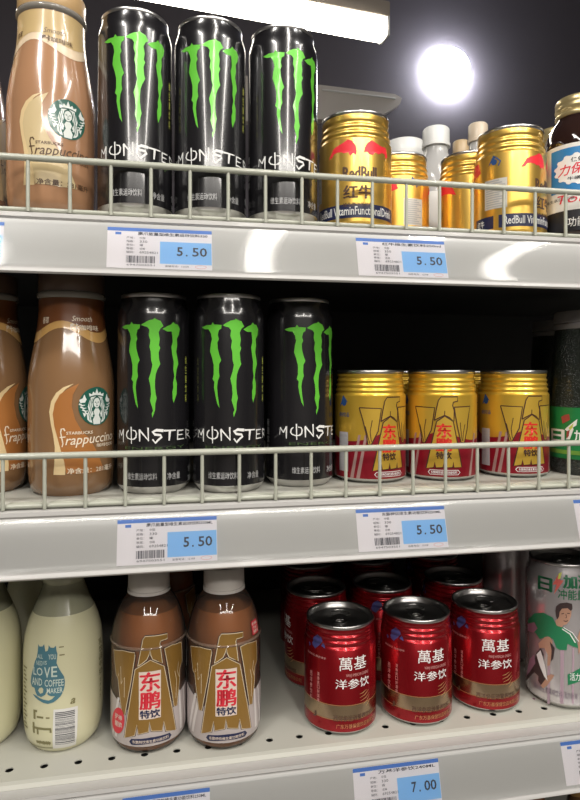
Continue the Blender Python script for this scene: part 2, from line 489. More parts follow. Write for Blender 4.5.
# ============================================================ TALL BLACK CANS
RM, HM = 0.0308, 0.1665
mprof = [(RM, 0.007), (RM, 0.148), (RM-0.0005, 0.151), (RM-0.0016, 0.155), (RM-0.0028, 0.1585), (RM-0.0034, 0.1615), (RM-0.0036, 0.1635)]
mx, my = clear_fence(spot(154, 0.520), RM, 0.003)
rM = Ref(mx, my, ZM, mprof, 0.0)
def make_black_can(label):
    t = thing('energy_drink_can', label, 'can', (mx, my, ZM), rM.rz, 'tall black energy drink cans')
    lathe('body', mprof, black, t)
    base_foot(t, RM, 0.007); can_lid(t, RM-0.0031, HM, neck=RM-0.0036)
    L = [(45,228),(68,215),(95,212),(103,196),(112,210),(155,212),(152,235),(138,245),(132,275),(138,300),(130,320),(132,360),(140,395),(152,432),(140,455),(138,500),(142,530),(132,560),(128,600),(132,650),(142,728),(128,700),(118,650),(110,600),(112,565),(102,548),(108,520),(108,460),(100,420),(88,375),(92,330),(98,300),(92,265),(80,240),(60,240)]
    Mi = [(160,215),(185,198),(210,185),(235,180),(243,172),(255,180),(280,190),(298,222),(280,235),(268,260),(275,300),(270,340),(278,355),(268,385),(272,430),(278,455),(260,490),(250,520),(246,560),(246,600),(250,640),(256,665),(248,700),(246,740),(230,785),(226,760),(234,740),(222,700),(216,680),(222,640),(218,590),(208,545),(222,500),(230,460),(222,430),(220,380),(212,350),(218,310),(208,280),(212,245),(200,228),(180,222)]
    Rr = [(292,240),(320,222),(345,212),(358,196),(368,208),(385,212),(398,240),(392,275),(380,300),(382,340),(376,380),(385,430),(388,455),(378,490),(372,540),(380,575),(378,640),(368,670),(360,695),(354,670),(352,625),(358,600),(356,570),(364,530),(358,490),(360,440),(352,400),(346,350),(354,320),(352,280),(348,255),(320,255)]
    for q in (L, Mi, Rr): Print().poly(px(rM, 115, 290, 6.15, q)).wrap('claw_mark', rM, green, t)
    # lettering: hand drawn spiky capitals, read off the enlarged crop
    Q = Print(); s = 7.25; c = lambda *p: px(rM, 115, 410, s, p)
    W = 0.0014
    strokes = [([(34,200),(36,150)], .5), ([(36,145),(48,185)], .8), ([(48,185),(62,140)], 1), ([(62,138),(62,232)], 1.1),
        ([(88,160),(84,185),(92,202),(112,212)], 1.0), ([(136,212),(152,198),(156,170),(148,152),(128,146)], 1.0), ([(88,160),(100,148)], 1.0), ([(112,212),(136,212)], .9),
        ([(118,122),(120,245)], .9),
        ([(178,145),(180,228)], 1.1), ([(176,142),(244,222)], 1.0), ([(240,128),(243,226)], .9),
        ([(350,150),(300,146),(274,160),(290,178),(330,182),(338,196),(312,218),(290,242)], 1.7), ([(272,212),(292,240)], .9),
        ([(352,150),(440,146)], 1.1), ([(398,148),(392,222)], 1.5),
        ([(455,150),(452,212)], 1.0), ([(450,150),(494,144)], .9), ([(452,180),(488,176)], .8), ([(450,212),(498,206)], .9),
        ([(512,140),(514,206)], .9), ([(510,140),(536,150),(532,168),(512,176)], .9), ([(518,176),(545,210)], .9)]
    for pts, k in strokes: Q.stroke(c(*pts), W*k, W*k*0.6)
    # small print near the foot
    Q2 = Print()
    Q2.text('维生素运动饮料', *bx(rM, 115, 410, s, (92, 458, 305, 510)), 0.01)
    Q2.text('净含量', *bx(rM, 115, 410, s, (378, 450, 470, 500)), 0.01)
    Print().text('ENERGY', *bx(rM, 115, 410, s, (75, 268, 500, 288)), 0.0).wrap('energy_lettering', rM, mat('dim_green_ink', (0.05, 0.09, 0.03), 0.4), t)
    a, b, c_, d = bx(rM, 115, 410, s, (430, 440, 470, 500))
    Q2.text('含量：', RM*1.15, b+0.004, RM*1.15+0.016, b+0.010, 0.01); Q2.text('330毫升', RM*1.15, b-0.004, RM*1.15+0.018, b+0.002, 0.01)
    Q2.bars(RM*1.9, 0.035, RM*2.3, 0.075, 22, 3, False)
    Q2.column('能量饮料', -RM*1.75, 0.03, -RM*1.6, 0.06)
    Q.wrap('lettering', rM, whiteink, t); Q2.wrap('small_print', rM, greyink, t)
    y = Print(); y.column('维生素饮料', RM*0.98, 0.075, RM*1.06, 0.115, 0.01); y.wrap('side_print', rM, mat('yellow_green_ink', (0.5, 0.55, 0.08), 0.4), t)
    return t
G_BLACK = 'tall black energy drink cans'
can_b = make_black_can('tall black can with green claw mark, middle shelf, beside the brown coffee bottle')
def place(src, pxc, Z, zb, turn, label, group, r, gap=0.0045):
    x, y = clear_fence(spot(pxc, Z), r, gap)
    return dup(src, (x, y, zb), face_cam(x, y)+math.radians(turn), label, group)
place(can_b, 229, 0.523, ZM, 10, 'tall black can with green claw mark, middle one of three on the middle shelf', G_BLACK, RM)
place(can_b, 299, 0.552, ZM, 32, 'tall black can on the middle shelf touching the row of short yellow cans', G_BLACK, RM)
place(can_b, 135, 0.505, ZT, 5, 'tall black can with green claw mark, top shelf, beside the cream labelled coffee bottle', G_BLACK, RM)
place(can_b, 211, 0.510, ZT, 6, 'tall black can with green claw mark, middle one of three on the top shelf', G_BLACK, RM)
place(can_b, 285, 0.522, ZT, 24, 'tall black can on the top shelf touching the short golden can with two red bulls', G_BLACK, RM)

# ============================================================ COFFEE BOTTLES
cprof = [(0.0305, 0.0012), (0.0335, 0.004), (0.0352, 0.009), (0.0360, 0.018), (0.0362, 0.032), (0.0364, 0.060), (0.0364, 0.088), (0.0358, 0.097), (0.0343, 0.108), (0.0325, 0.118), (0.0302, 0.129),
         (0.0284, 0.139), (0.0275, 0.148), (0.0272, 0.155), (0.0272, 0.162)]
cprof = [(a*0.967, b) for a, b in cprof]
RC = 0.0352
cx_, cy_ = clear_fence(spot(72, 0.515), RC, 0.004)
rC = Ref(cx_, cy_, ZM, cprof, 0.0)
def siren(t, ref, cu, cv, ru, rv):
    """green roundel: crowned long-haired figure with two tails"""
    g = mat('roundel_green', (0.012, 0.10, 0.07), 0.35, coat=0.5); wh = mat('roundel_white', (0.72, 0.76, 0.72), 0.35, coat=0.5)
    Print().ellipse(cu, cv, ru, rv, 36).wrap('emblem', ref, g, t, 0.00030)
    T = lambda pts: [(cu+ru*x, cv+rv*y) for x, y in pts]
    P = Print()
    # crown and star
    P.poly(T([(-.42,.50),(-.45,.68),(-.28,.62),(-.22,.76),(-.10,.66),(0,.92),(.10,.66),(.22,.76),(.28,.62),(.45,.68),(.42,.50),(.2,.56),(0,.58),(-.2,.56)]))
    # hair as two flowing locks, face, torso
    for sg in (-1, 1):
        P.poly(T([(sg*.04,.52),(sg*.34,.48),(sg*.44,.25),(sg*.52,-.02),(sg*.46,-.22),(sg*.56,-.46),(sg*.54,-.68),(sg*.40,-.82),(sg*.26,-.86),(sg*.34,-.62),(sg*.20,-.40),(sg*.30,-.18),(sg*.22,.0),(sg*.27,.2),(sg*.20,.40)]))
    P.ellipse(cu, cv+rv*.17, ru*.20, rv*.26, 20)
    P.poly(T([(-.10,-.12),(.10,-.12),(.20,-.28),(.12,-.48),(.24,-.70),(.20,-.94),(-.20,-.94),(-.24,-.70),(-.12,-.48),(-.20,-.28)]))
    for sg in (-1, 1):
        P.poly(T([(sg*.70,.62),(sg*.78,.42),(sg*.96,.34),(sg*.90,.18),(sg*.66,.20),(sg*.58,.36)]))
        for k in range(5):
            yy = .10-.15*k; xo = .96-.05*k-.03*k*k*0.5
            P.stroke(T([(sg*xo, yy+.04), (sg*(xo-.16), yy-.05), (sg*(xo-.30), yy-.03)]), rv*.09, rv*.03)
        P.poly(T([(sg*.60,-.42),(sg*.78,-.30),(sg*.70,-.55)]))
    P.wrap('siren_figure', ref, wh, t, 0.00045)
    Gk = Print()
    for sg in (-1, 1):
        for x0 in (.31, .40):
            Gk.stroke(T([(sg*(x0-.04), .40), (sg*(x0+.03), .1), (sg*(x0-.03), -.15), (sg*(x0+.06), -.42), (sg*(x0-.0), -.72)]), rv*.032)
        Gk.stroke(T([(sg*.05,.20),(sg*.13,.21)]), rv*.04)
    Gk.stroke(T([(0,.18),(-.02,.10),(.02,.09)]), rv*.025); Gk.stroke(T([(-.06,.03),(0,.01),(.06,.03)]), rv*.035)
    Gk.stroke(T([(-.36,.485),(0,.545),(.36,.485)]), rv*.04)
    Gk.wrap('siren_lines', ref, g, t, 0.00060)
def make_coffee(label, vanilla):
    r = rC
    t = thing('coffee_bottle', label, 'bottle', (cx_, cy_, ZM), r.rz, 'glass coffee drink bottles')
    liq = mat('milky_coffee_light', (0.40, 0.215, 0.115), 0.20, coat=0.9) if vanilla else mat('milky_coffee', (0.235, 0.128, 0.060), 0.20, coat=0.9)
    lathe('body', [(0, 0.004), (0.022, 0.003), (0.026, 0.0), (0.0285, 0.0)] + cprof, liq, t)
    lathe('neck_ring', [(0.0263, 0.162), (0.0276, 0.1632), (0.0282, 0.165), (0.0278, 0.167), (0.0262, 0.168)], clear_mat('neck_glass', (0.8, 0.78, 0.74), 0.1, 1.5, 0.45, (0.5, 0.46, 0.4)), t)
    capm = mat('cream_cap', (0.55, 0.36, 0.17), 0.35, coat=0.4) if vanilla else mat('brown_cap', (0.10, 0.06, 0.04), 0.35, coat=0.4)
    bm = bmesh.new(); lathe_bm(bm, [(0.0262, 0.1675), (0.0268, 0.169), (0.0268, 0.1825), (0.0258, 0.184), (0.010, 0.1836), (0, 0.1845)], 72)
    for v in bm.verts:
        rr = math.hypot(v.co.x, v.co.y)
        if 0.0267 < rr < 0.0269:
            k = 1+0.008*math.cos(36*math.atan2(v.co.x, -v.co.y)); v.co.x *= k; v.co.y *= k
    from_bm('cap', bm, capm, t, smooth=True)
    s2 = 6.1; c = lambda *p: px(r, 25, 370, s2, p)
    sw = mat('swirl_cream', (0.72, 0.55, 0.30), 0.3, coat=0.6)
    if vanilla:
        sw2 = mat('swirl_pale', (0.60, 0.47, 0.26), 0.3, coat=0.6)
        a = mat('label_tan', (0.55, 0.40, 0.19), 0.3, coat=0.6)
    else:
        sw2 = mat('swirl_orange', (0.38, 0.15, 0.04), 0.3, coat=0.6)
        a = mat('label_brown', (0.16, 0.055, 0.018), 0.3, coat=0.6)
    # swirl panel: pale edge, then the broad inner colour
    Print().poly(c((300,82),(235,105),(190,140),(160,190),(148,255),(158,330),(172,400),(182,470),(180,560),(174,640),(245,640),(250,500),(215,420),(190,330),(180,240),(200,170),(250,115))).wrap('swirl_edge', r, sw, t, 0.00012)
    Print().poly(c((330,82),(262,115),(212,150),(182,205),(170,270),(180,345),(200,420),(222,500),(240,560),(250,632),(400,628),(480,610),(440,500),(395,420),(345,370),(305,300),(285,220),(292,150))).wrap('swirl', r, sw2, t, 0.00022)
    cu, cv = r.uv(25+428/s2, 370+220/s2); e0 = r.uv(25+325/s2, 370+220/s2)[0]; e1 = r.uv(25+531/s2, 370+220/s2)[0]
    f0 = r.uv(25+428/s2, 370+337/s2)[1]; f1 = r.uv(25+428/s2, 370+103/s2)[1]
    rv_ = (f1-f0)/2; siren(t, r, e0+rv_*0.97, (f0+f1)/2, rv_*0.97, rv_)
    ink = brownink if vanilla else mat('cream_ink', (0.80, 0.70, 0.55), 0.35)
    P = Print()
    P.text('STARBUCKS', *bx(r, 25, 370, s2, (252, 374, 412, 392)), 0.014)
    q = lambda *p: P.stroke(c(*p), 0.0011, 0.0008)
    q((244,372),(236,358),(222,360),(218,380),(226,420),(232,450),(226,470)); q((212,412),(248,408))
    u0, v0, u1, v1 = bx(r, 25, 370, s2, (246, 398, 528, 478))
    P.text('rappuccino', u0, v0+0.001, u1, v1, 0.006, 0.25, 0.0015)
    P.text('咖啡饮料', *bx(r, 25, 370, s2, (436, 442, 528, 464)), 0.01)
    P.text('净含量：281毫升', *bx(r, 25, 370, s2, (258, 590, 525, 626)), 0.015)
    P.wrap('lettering', r, ink, t, 0.00035)
    # neck band: coloured collar with a pale wave along its edge
    s3 = 5.8; d = lambda *p: px(r, 20, 280, s3, p)
    R0 = r.R0; zt = 0.152
    def wave(v0, amp, off=0.0):
        return [(R0*(-math.pi + 2*math.pi*i/48), v0 + amp*math.cos(3*(-math.pi + 2*math.pi*i/48)+0.9)+off) for i in range(49)]
    lo = wave(0.1335, 0.0058, -0.0025); mid = wave(0.1355, 0.0045, 0.0028)
    Print().poly(lo + [(R0*math.pi, zt), (-R0*math.pi, zt)]).wrap('neck_wave', r, mat('pale_wave', (0.75, 0.60, 0.42), 0.3, coat=0.6) if vanilla else mat('amber_wave', (0.62, 0.36, 0.12), 0.3, coat=0.6), t, 0.00014)
    Print().poly(mid + [(R0*math.pi, 0.1615), (-R0*math.pi, 0.1615)]).wrap('neck_band', r, a, t, 0.00026)
    N = Print()
    N.text('摩卡', *bx(r, 20, 280, s3, (290, 250, 340, 295)), 0.02); N.text('咖啡味', *bx(r, 20, 280, s3, (345, 262, 450, 295)), 0.01)
    N.text('Smooth', *bx(r, 20, 280, s3, (300, 210, 415, 240)), 0.0, 0.3)
    N.text('香草', -R0*0.95, 0.1405, -R0*0.7, 0.146, 0.01); N.wrap('neck_print', r, ink, t, 0.0004)
    return t
cof = make_coffee('brown coffee bottle with green round emblem on the middle shelf, fully in view', False)
cx2 = thing  # keep name free
place(cof, -16, 0.520, ZM, 40, 'brown coffee bottle cut by the left edge of the photo, middle shelf', 'glass coffee drink bottles', RC)
van = make_coffee('tan coffee bottle with cream swirl and green round emblem on the top shelf', True)
xx, yy = clear_fence(spot(52, 0.505), RC, 0.003); van.location = (xx, yy, ZT+ZC); van.rotation_euler.z = face_cam(xx, yy)+math.radians(-13)
place(van, -38, 0.515, ZT, 70, 'tan coffee bottle cut by the left edge of the photo, top shelf', 'glass coffee drink bottles', RC)

# ============================================================ SHORT CANS: common shape
RS, HS = 0.0336, 0.1045
def short_prof(n, z0, z1, rt, H):
    """straight wall, then n rounded beads stepping in to the neck"""
    p = [(RS, 0.0045), (RS, z0)]
    m = 6
    for i in range(n*m+1):
        t = i/(n*m); zz = z0 + (z1-z0)*t
        rr = RS - 0.0004 + (rt-RS)*t*1.0 - 0.00055*(1-math.cos(2*math.pi*t*n))
        p.append((rr, zz+0.0003))
    p += [(rt-0.0006, H-0.0035)]
    return p

# ---- golden cans with the two red bulls
gprof = short_prof(3, 0.078, 0.0960, 0.0312, 0.1040)
gx, gy = clear_fence(spot(355, 0.560), RS, 0.006)
rG = Ref(gx, gy, ZT, gprof, 0.0)
def make_gold(label):
    r = rG
    t = thing('golden_can', label, 'can', (gx, gy, ZT), r.rz, 'short golden cans on the top shelf')
    lathe('body', gprof, gold, t); base_foot(t, RS, 0.0045, gold); can_lid(t, 0.0312, 0.1040, m=silver)
    s = 6.96; c = lambda *p: px(r, 320, 120, s, p)
    red = mat('bull_red', (0.80, 0.03, 0.045), 0.35, 0.1)
    BULLS = []
    BULLS.append(c((62,280),(80,240),(95,205),(118,185),(160,160),(195,135),(225,145),(250,180),(256,215),(252,245),(232,230),(210,248),(196,225),(165,232),(150,225),(120,228),(98,240),(85,265)))
    BULLS.append(c((306,225),(312,190),(330,160),(360,140),(395,165),(425,185),(455,195),(462,225),(468,262),(455,270),(448,240),(430,230),(405,240),(385,225),(365,245),(345,240),(330,222)))
    # the same pair again, on the back half of the can
    R0 = r.R0
    BULLS.append([(-R0*2.75, .058), (-R0*2.6, .068), (-R0*2.3, .0745), (-R0*2.05, .074), (-R0*1.95, .064), (-R0*2.1, .062), (-R0*2.35, .062), (-R0*2.6, .06)])
    BULLS.append([(R0*2.75, .058), (R0*2.6, .068), (R0*2.3, .0745), (R0*2.05, .074), (R0*1.95, .064), (R0*2.1, .062), (R0*2.35, .062), (R0*2.6, .06)])
    for q in BULLS: Print().poly(q).wrap('bull_emblem', r, red, t)
    B = Print()
    B.btext('RedBull', *bx(r, 320, 120, s, (160, 322, 392, 412)), 0.0004, 0.01)
    B.btext('红牛', *bx(r, 320, 120, s, (165, 452, 362, 545)), 0.0005)
    B.text('维生素功能饮料', *bx(r, 320, 120, s, (160, 572, 370, 600)), 0.01)
    B.wrap('lettering', r, brownink, t)
    v0 = 0.0075; v1 = 0.0195
    Print().rect(-R0*1.35, v0, R0*1.35, v1).rect(R0*1.5, v0, R0*2.2, v1).rect(-R0*2.2, v0, -R0*1.5, v1).wrap('navy_band', r, navy, t)
    W = Print(); W.text('RedBull VitaminFunctionalDrink', -R0*1.2, v0+0.0025, R0*1.2, v1-0.002, 0.01)
    W.text('红牛维生素功能饮料', R0*1.52, v0+0.0025, R0*2.15, v1-0.0025, 0.015); W.text('红牛', -R0*2.1, v0+0.0025, -R0*1.8, v1-0.0025, 0.015)
    W.wrap('band_print', r, whiteink, t, 0.00025)
    # side panel of small print and blue health mark between the fronts
    Print().rect(-R0*1.78, 0.026, -R0*1.12, 0.054).wrap('info_panel', r, mat('info_silver', (0.62, 0.60, 0.55), 0.4, 0.3), t)
    I = Print()
    for k in range(12): I.rect(-R0*1.73, 0.0275+0.0022*k, -R0*(1.17+0.08*((k*7) % 3)), 0.0286+0.0022*k)
    I.wrap('info_print', r, greyink, t, 0.00025)
    H = Print(); H.ellipse(-R0*1.48, 0.070, 0.0028, 0.0028); H.poly([(-R0*1.48-.006, .067), (-R0*1.48-.001, .0765), (-R0*1.48+.002, .0745), (-R0*1.48-.002, .071)]); H.stroke([(-R0*1.48+.002, .074), (-R0*1.48+.006, .070), (-R0*1.48+.004, .066)], .0012)
    H.wrap('health_mark', r, mat('health_blue', (0.02, 0.07, 0.22), 0.4), t)
    return t
G_GOLD = 'short golden cans on the top shelf'
gold_c = make_gold('short golden can with two red bulls facing front, touching a tall black can')
place(gold_c, 398, 0.66, ZT, 112, 'golden can mostly hidden behind the front golden can with two red bulls', G_GOLD, RS)
place(gold_c, 470, 0.655, ZT, 178, 'golden can standing behind and left of the frontmost right golden can', G_GOLD, RS)
place(gold_c, 510, 0.590, ZT, 60, 'golden can with grey text panel and one red bull showing, beside the brown bottle', G_GOLD, RS)

# ---- yellow cans with the eagle
yprof = short_prof(4, 0.0795, 0.0975, 0.0318, 0.1030)
yx, yy_ = clear_fence(spot(441, 0.585), RS)
rY = Ref(yx, yy_, ZM, yprof, 0.0)
EAGLE = dict(
 head=[(328,278),(338,220),(350,168),(365,148),(455,148),(455,172),(432,178),(428,195),(437,225),(435,282),(410,262),(385,250),(350,266)],
 body=[(340,284),(385,254),(432,284),(478,535),(436,540),(432,508),(428,538),(385,540),(380,508),(375,538),(336,540),(330,508),(325,538),(283,540)],
 lw=[(225,200),(330,208),(312,330),(276,402),(262,398),(252,330),(240,270)],
 rw=[(437,205),(522,200),(512,270),(506,330),(492,400),(474,398),(458,330),(445,260)])
YS = 5.52
def make_yellow(label):
    r = rY
    t = thing('yellow_can', label, 'can', (yx, yy_, ZM), r.rz, 'short yellow and red eagle cans')
    lathe('body', yprof, mat('yellow_can_lacquer', (0.80, 0.50, 0.06), 0.30, 0.65, 0.3), t)
    base_foot(t, RS, 0.0045, silver); can_lid(t, 0.0318, 0.1030)
    c = lambda p: [r.uv(375+(a)/YS, 370+b/YS) for a, b in p]
    R0 = r.R0; z = 0.0046
    crim = mat('crimson_lacquer', (0.27, 0.010, 0.022), 0.28, 0.35, 0.3)
    # crimson field: low at the front, rising to the sides
    top = []
    for i in range(49):
        a = -math.pi + 2*math.pi*i/48; k = abs(((a+math.pi/2*0+math.pi) % math.pi) - math.pi/2)
        top.append((R0*a, 0.048 - 0.010*abs(math.sin(a*1.5)) ))
    Print().poly([(R0*math.pi, z), (-R0*math.pi, z)][::-1] + top[::-1]).wrap('crimson_field', r, crim, t, 0.00010)
    for a0 in (-0.98, -0.80, 0.88): Print().poly([(R0*(a0-.05), z), (R0*(a0+.05), z), (R0*(a0+.26), 0.044), (R0*(a0+.19), 0.044)]).wrap('slanted_band', r, mat('stripe_silver', (0.42, 0.26, 0.24), 0.35, 0.3), t, 0.00018)
    fill = mat('eagle_yellow', (0.78, 0.50, 0.07), 0.32, 0.6, 0.3)
    line = mat('eagle_outline', (0.055, 0.02, 0.012), 0.4)
    A = Print(); Bk = Print()
    for k, pts in EAGLE.items():
        q = c(pts); A.poly(q); Bk.stroke(q+[q[0]], 0.0010)
    for pts in (((250,300),(262,360),(272,398)), ((282,270),(272,330),(278,385)), ((495,300),(486,350),(484,392)), ((470,290),(474,340),(480,390)), ((385,225),(384,252))): Bk.stroke(c(pts), .0007)
    A.wrap('eagle_emblem', r, fill, t, 0.00022); Bk.wrap('eagle_outline', r, line, t, 0.00034)
    P = Print(); P.btext('东', *bx(r, 375, 370, YS, (340, 296, 422, 372)), 0.0005); P.btext('鹏', *bx(r, 375, 370, YS, (338, 376, 424, 448)), 0.0005)
    P.wrap('lettering', r, mat('orange_red_ink', (0.60, 0.025, 0.015), 0.4), t, 0.00034)
    Q = Print(); Q.btext('特饮', *bx(r, 375, 370, YS, (338, 452, 422, 490)), 0.0003); Q.wrap('lower_lettering', r, line, t, 0.00034)
    u0, v0, u1, v1 = bx(r, 375, 370, YS, (292, 552, 470, 580)); m = (v0+v1)/2
    Print().poly([(u0, m), (u0+.002, v1), (u1-.002, v1), (u1, m), (u1-.002, v0), (u0+.002, v0)]).wrap('banner', r, whiteink, t, 0.00022)
    Print().poly([(u0+.0008, m), (u0+.0023, v1-.0005), (u1-.0023, v1-.0005), (u1-.0008, m), (u1-.0023, v0+.0005), (u0+.0023, v0+.0005)]).wrap('banner_field', r, crim, t, 0.00032)
    Print().text('东鹏特饮维生素功能饮料', u0+.003, v0+.001, u1-.003, v1-.001, 0.01).wrap('banner_print', r, whiteink, t, 0.00042)
    H = Print(); hu = -R0*1.25; H.ellipse(hu, 0.073, 0.003, 0.003); H.poly([(hu-.006, .069), (hu-.001, .080), (hu+.005, .073), (hu+.001, .075)]); H.text('保健食品', hu-.007, .060, hu+.006, .064, .01)
    H.wrap('health_mark', r, mat('health_blue', (0.02, 0.07, 0.22), 0.4), t, 0.00015)
    Print().rect(-R0*1.45, .010, -R0*1.10, .046).wrap('info_panel', r, mat('info_grey', (0.42, 0.40, 0.42), 0.4), t, 0.00022)
    Print().bars(-R0*1.42, .012, -R0*1.13, .044, 20, 4, False).wrap('barcode', r, greyink, t, 0.00032)
    V = Print(); V.column('天然牛磺酸', R0*1.95, 0.045, R0*2.2, 0.078, 0.01); V.wrap('side_print', r, line, t)
    return t
G_Y = 'short yellow and red eagle cans'
yel = make_yellow('yellow and red eagle can, middle one of the three in the front row, middle shelf')
place(yel, 370, 0.574, ZM, 27, 'yellow and red eagle can touching the last tall black can, middle shelf', G_Y, RS)
place(yel, 513, 0.603, ZM, 24, 'yellow and red eagle can beside the dark green bottle, middle shelf', G_Y, RS)
for pxx, Zz, tn, lb in ((402, 0.665, -40, 'yellow can in the second row behind the first and middle front eagle cans'), (474, 0.685, 30, 'yellow can in the second row behind the middle and last front eagle cans')):
    place(yel, pxx, Zz, ZM, tn, lb, G_Y, RS)

# ---- red ginseng cans
rprof = [(RS, 0.0045), (RS, 0.0765)]
for i in range(3*8+1):
    tt = i/24; rprof.append((RS - 0.0003 - 0.0016*tt - 0.0006*(1-math.cos(2*math.pi*tt*3)), 0.0768+0.0150*tt))
rprof += [(0.0312, 0.0935)]
HR = 0.097
rx, ry = spot(340, 0.566)
rR = Ref(rx, ry, ZB, rprof, 0.0)
def make_red(label):
    r = rR; R0 = r.R0
    t = thing('red_can', label, 'can', (rx, ry, ZB), r.rz, 'short red ginseng drink cans')
    lathe('body', rprof, mat('red_can_lacquer', (0.34, 0.008, 0.014), 0.26, 0.7, 0.4), t)
    base_foot(t, RS, 0.0045, silver)
    can_lid(t, 0.0318, HR, 0.0050, m=silver_d)
    s = 5.33
    P = Print()
    P.text('萬基', *bx(r, 300, 595, s, (208, 330, 352, 402)), 0.004)
    P.text('洋参饮', *bx(r, 300, 595, s, (188, 448, 366, 500)), 0.004)
    P.wrap('lettering', r, whiteink, t)
    S = Print()
    S.column('清香爽口好滋味', *bx(r, 300, 595, s, (92, 408, 104, 570))); S.column('西洋参饮料', *bx(r, 300, 595, s, (54, 400, 66, 555)))
    S.text('保健食品 国食健字', *bx(r, 300, 595, s, (42, 318, 138, 330)))
    u0, v0, u1, v1 = bx(r, 300, 595, s, (245, 415, 362, 436)); S.text('WANJI AMERICAN GINSENG', u0, v0, u1, v1)
    u0, v0, u1, v1 = bx(r, 300, 595, s, (150, 690, 380, 725)); 
    S.wrap('small_print', r, mat('rose_ink', (0.60, 0.30, 0.28), 0.4), t)
    Print().rect(-R0*1.9, 0.0155, R0*1.9, 0.0275).wrap('gold_band', r, mat('dull_gold_band', (0.46, 0.34, 0.22), 0.24, 1.0), t)
    Print().text('西洋参运动营养饮料', *bx(r, 300, 595, s, (178, 640, 380, 672)), 0.01).text('J', *bx(r, 300, 595, s, (70, 612, 88, 642)), 0.01).wrap('band_print', r, mat('sepia_ink', (0.10, 0.05, 0.03), 0.4), t, 0.00025)
    Print().rect(-R0*1.9, 0.0277, R0*1.9, 0.0283).rect(-R0*1.9, 0.0148, R0*1.9, 0.0153).text('广东万基保健饮品有限公司', R0*-0.1, 0.0075, R0*1.2, 0.0115, 0.0).wrap('gold_lines', r, mat('gold_ink', (0.50, 0.28, 0.12), 0.35, 0.5), t)
    G = Print(); cc = lambda *p: px(r, 300, 595, s, p)
    for pts in (((365,500),(345,530),(318,548)), ((368,515),(350,545),(322,565)), ((370,530),(355,560),(335,582)), ((355,500),(335,520),(318,528)), ((372,548),(360,575),(350,590))): G.stroke(cc(*pts), .0003, .0003, .0010)
    G.wrap('ginseng_root', r, mat('gold_ink', (0.50, 0.28, 0.12), 0.35, 0.5), t)
    H = Print(); H.poly(cc((66,250),(75,222),(95,210),(112,225),(120,248),(100,270),(82,285),(68,265))); H.poly(cc((50,245),(60,262),(52,270))); H.poly(cc((122,255),(135,285),(112,270)))
    H.wrap('health_mark', r, mat('health_blue_on_red', (0.06, 0.06, 0.20), 0.35), t)
    return t
G_R = 'short red ginseng drink cans'
red_c = make_red('red can in the front row nearest the amber drink bottles, lowest full shelf')
def put_red(pxc, Z, turn, label):
    x, y = spot(pxc, Z); return dup(red_c, (x, y, ZB), face_cam(x, y)+math.radians(turn), label, G_R)
put_red(416, 0.580, 4, 'red can in the middle of the front row, lowest full shelf')
put_red(484, 0.602, -2, 'red can in the front row nearest the silver can with a man on it')
put_red(316, 0.642, -95, 'red can of the second row showing left of the front row cans')
put_red(382, 0.655, 30, 'red can of the second row between the first and middle front cans')
put_red(453, 0.676, -40, 'red can of the second row between the middle and last front cans')
put_red(308, 0.730, 60, 'dark shaded red can of the third row, nearest the amber bottles')
put_red(368, 0.745, 150, 'dark shaded red can in the middle of the third row')
put_red(432, 0.765, -20, 'dark shaded red can at the right of the third row')

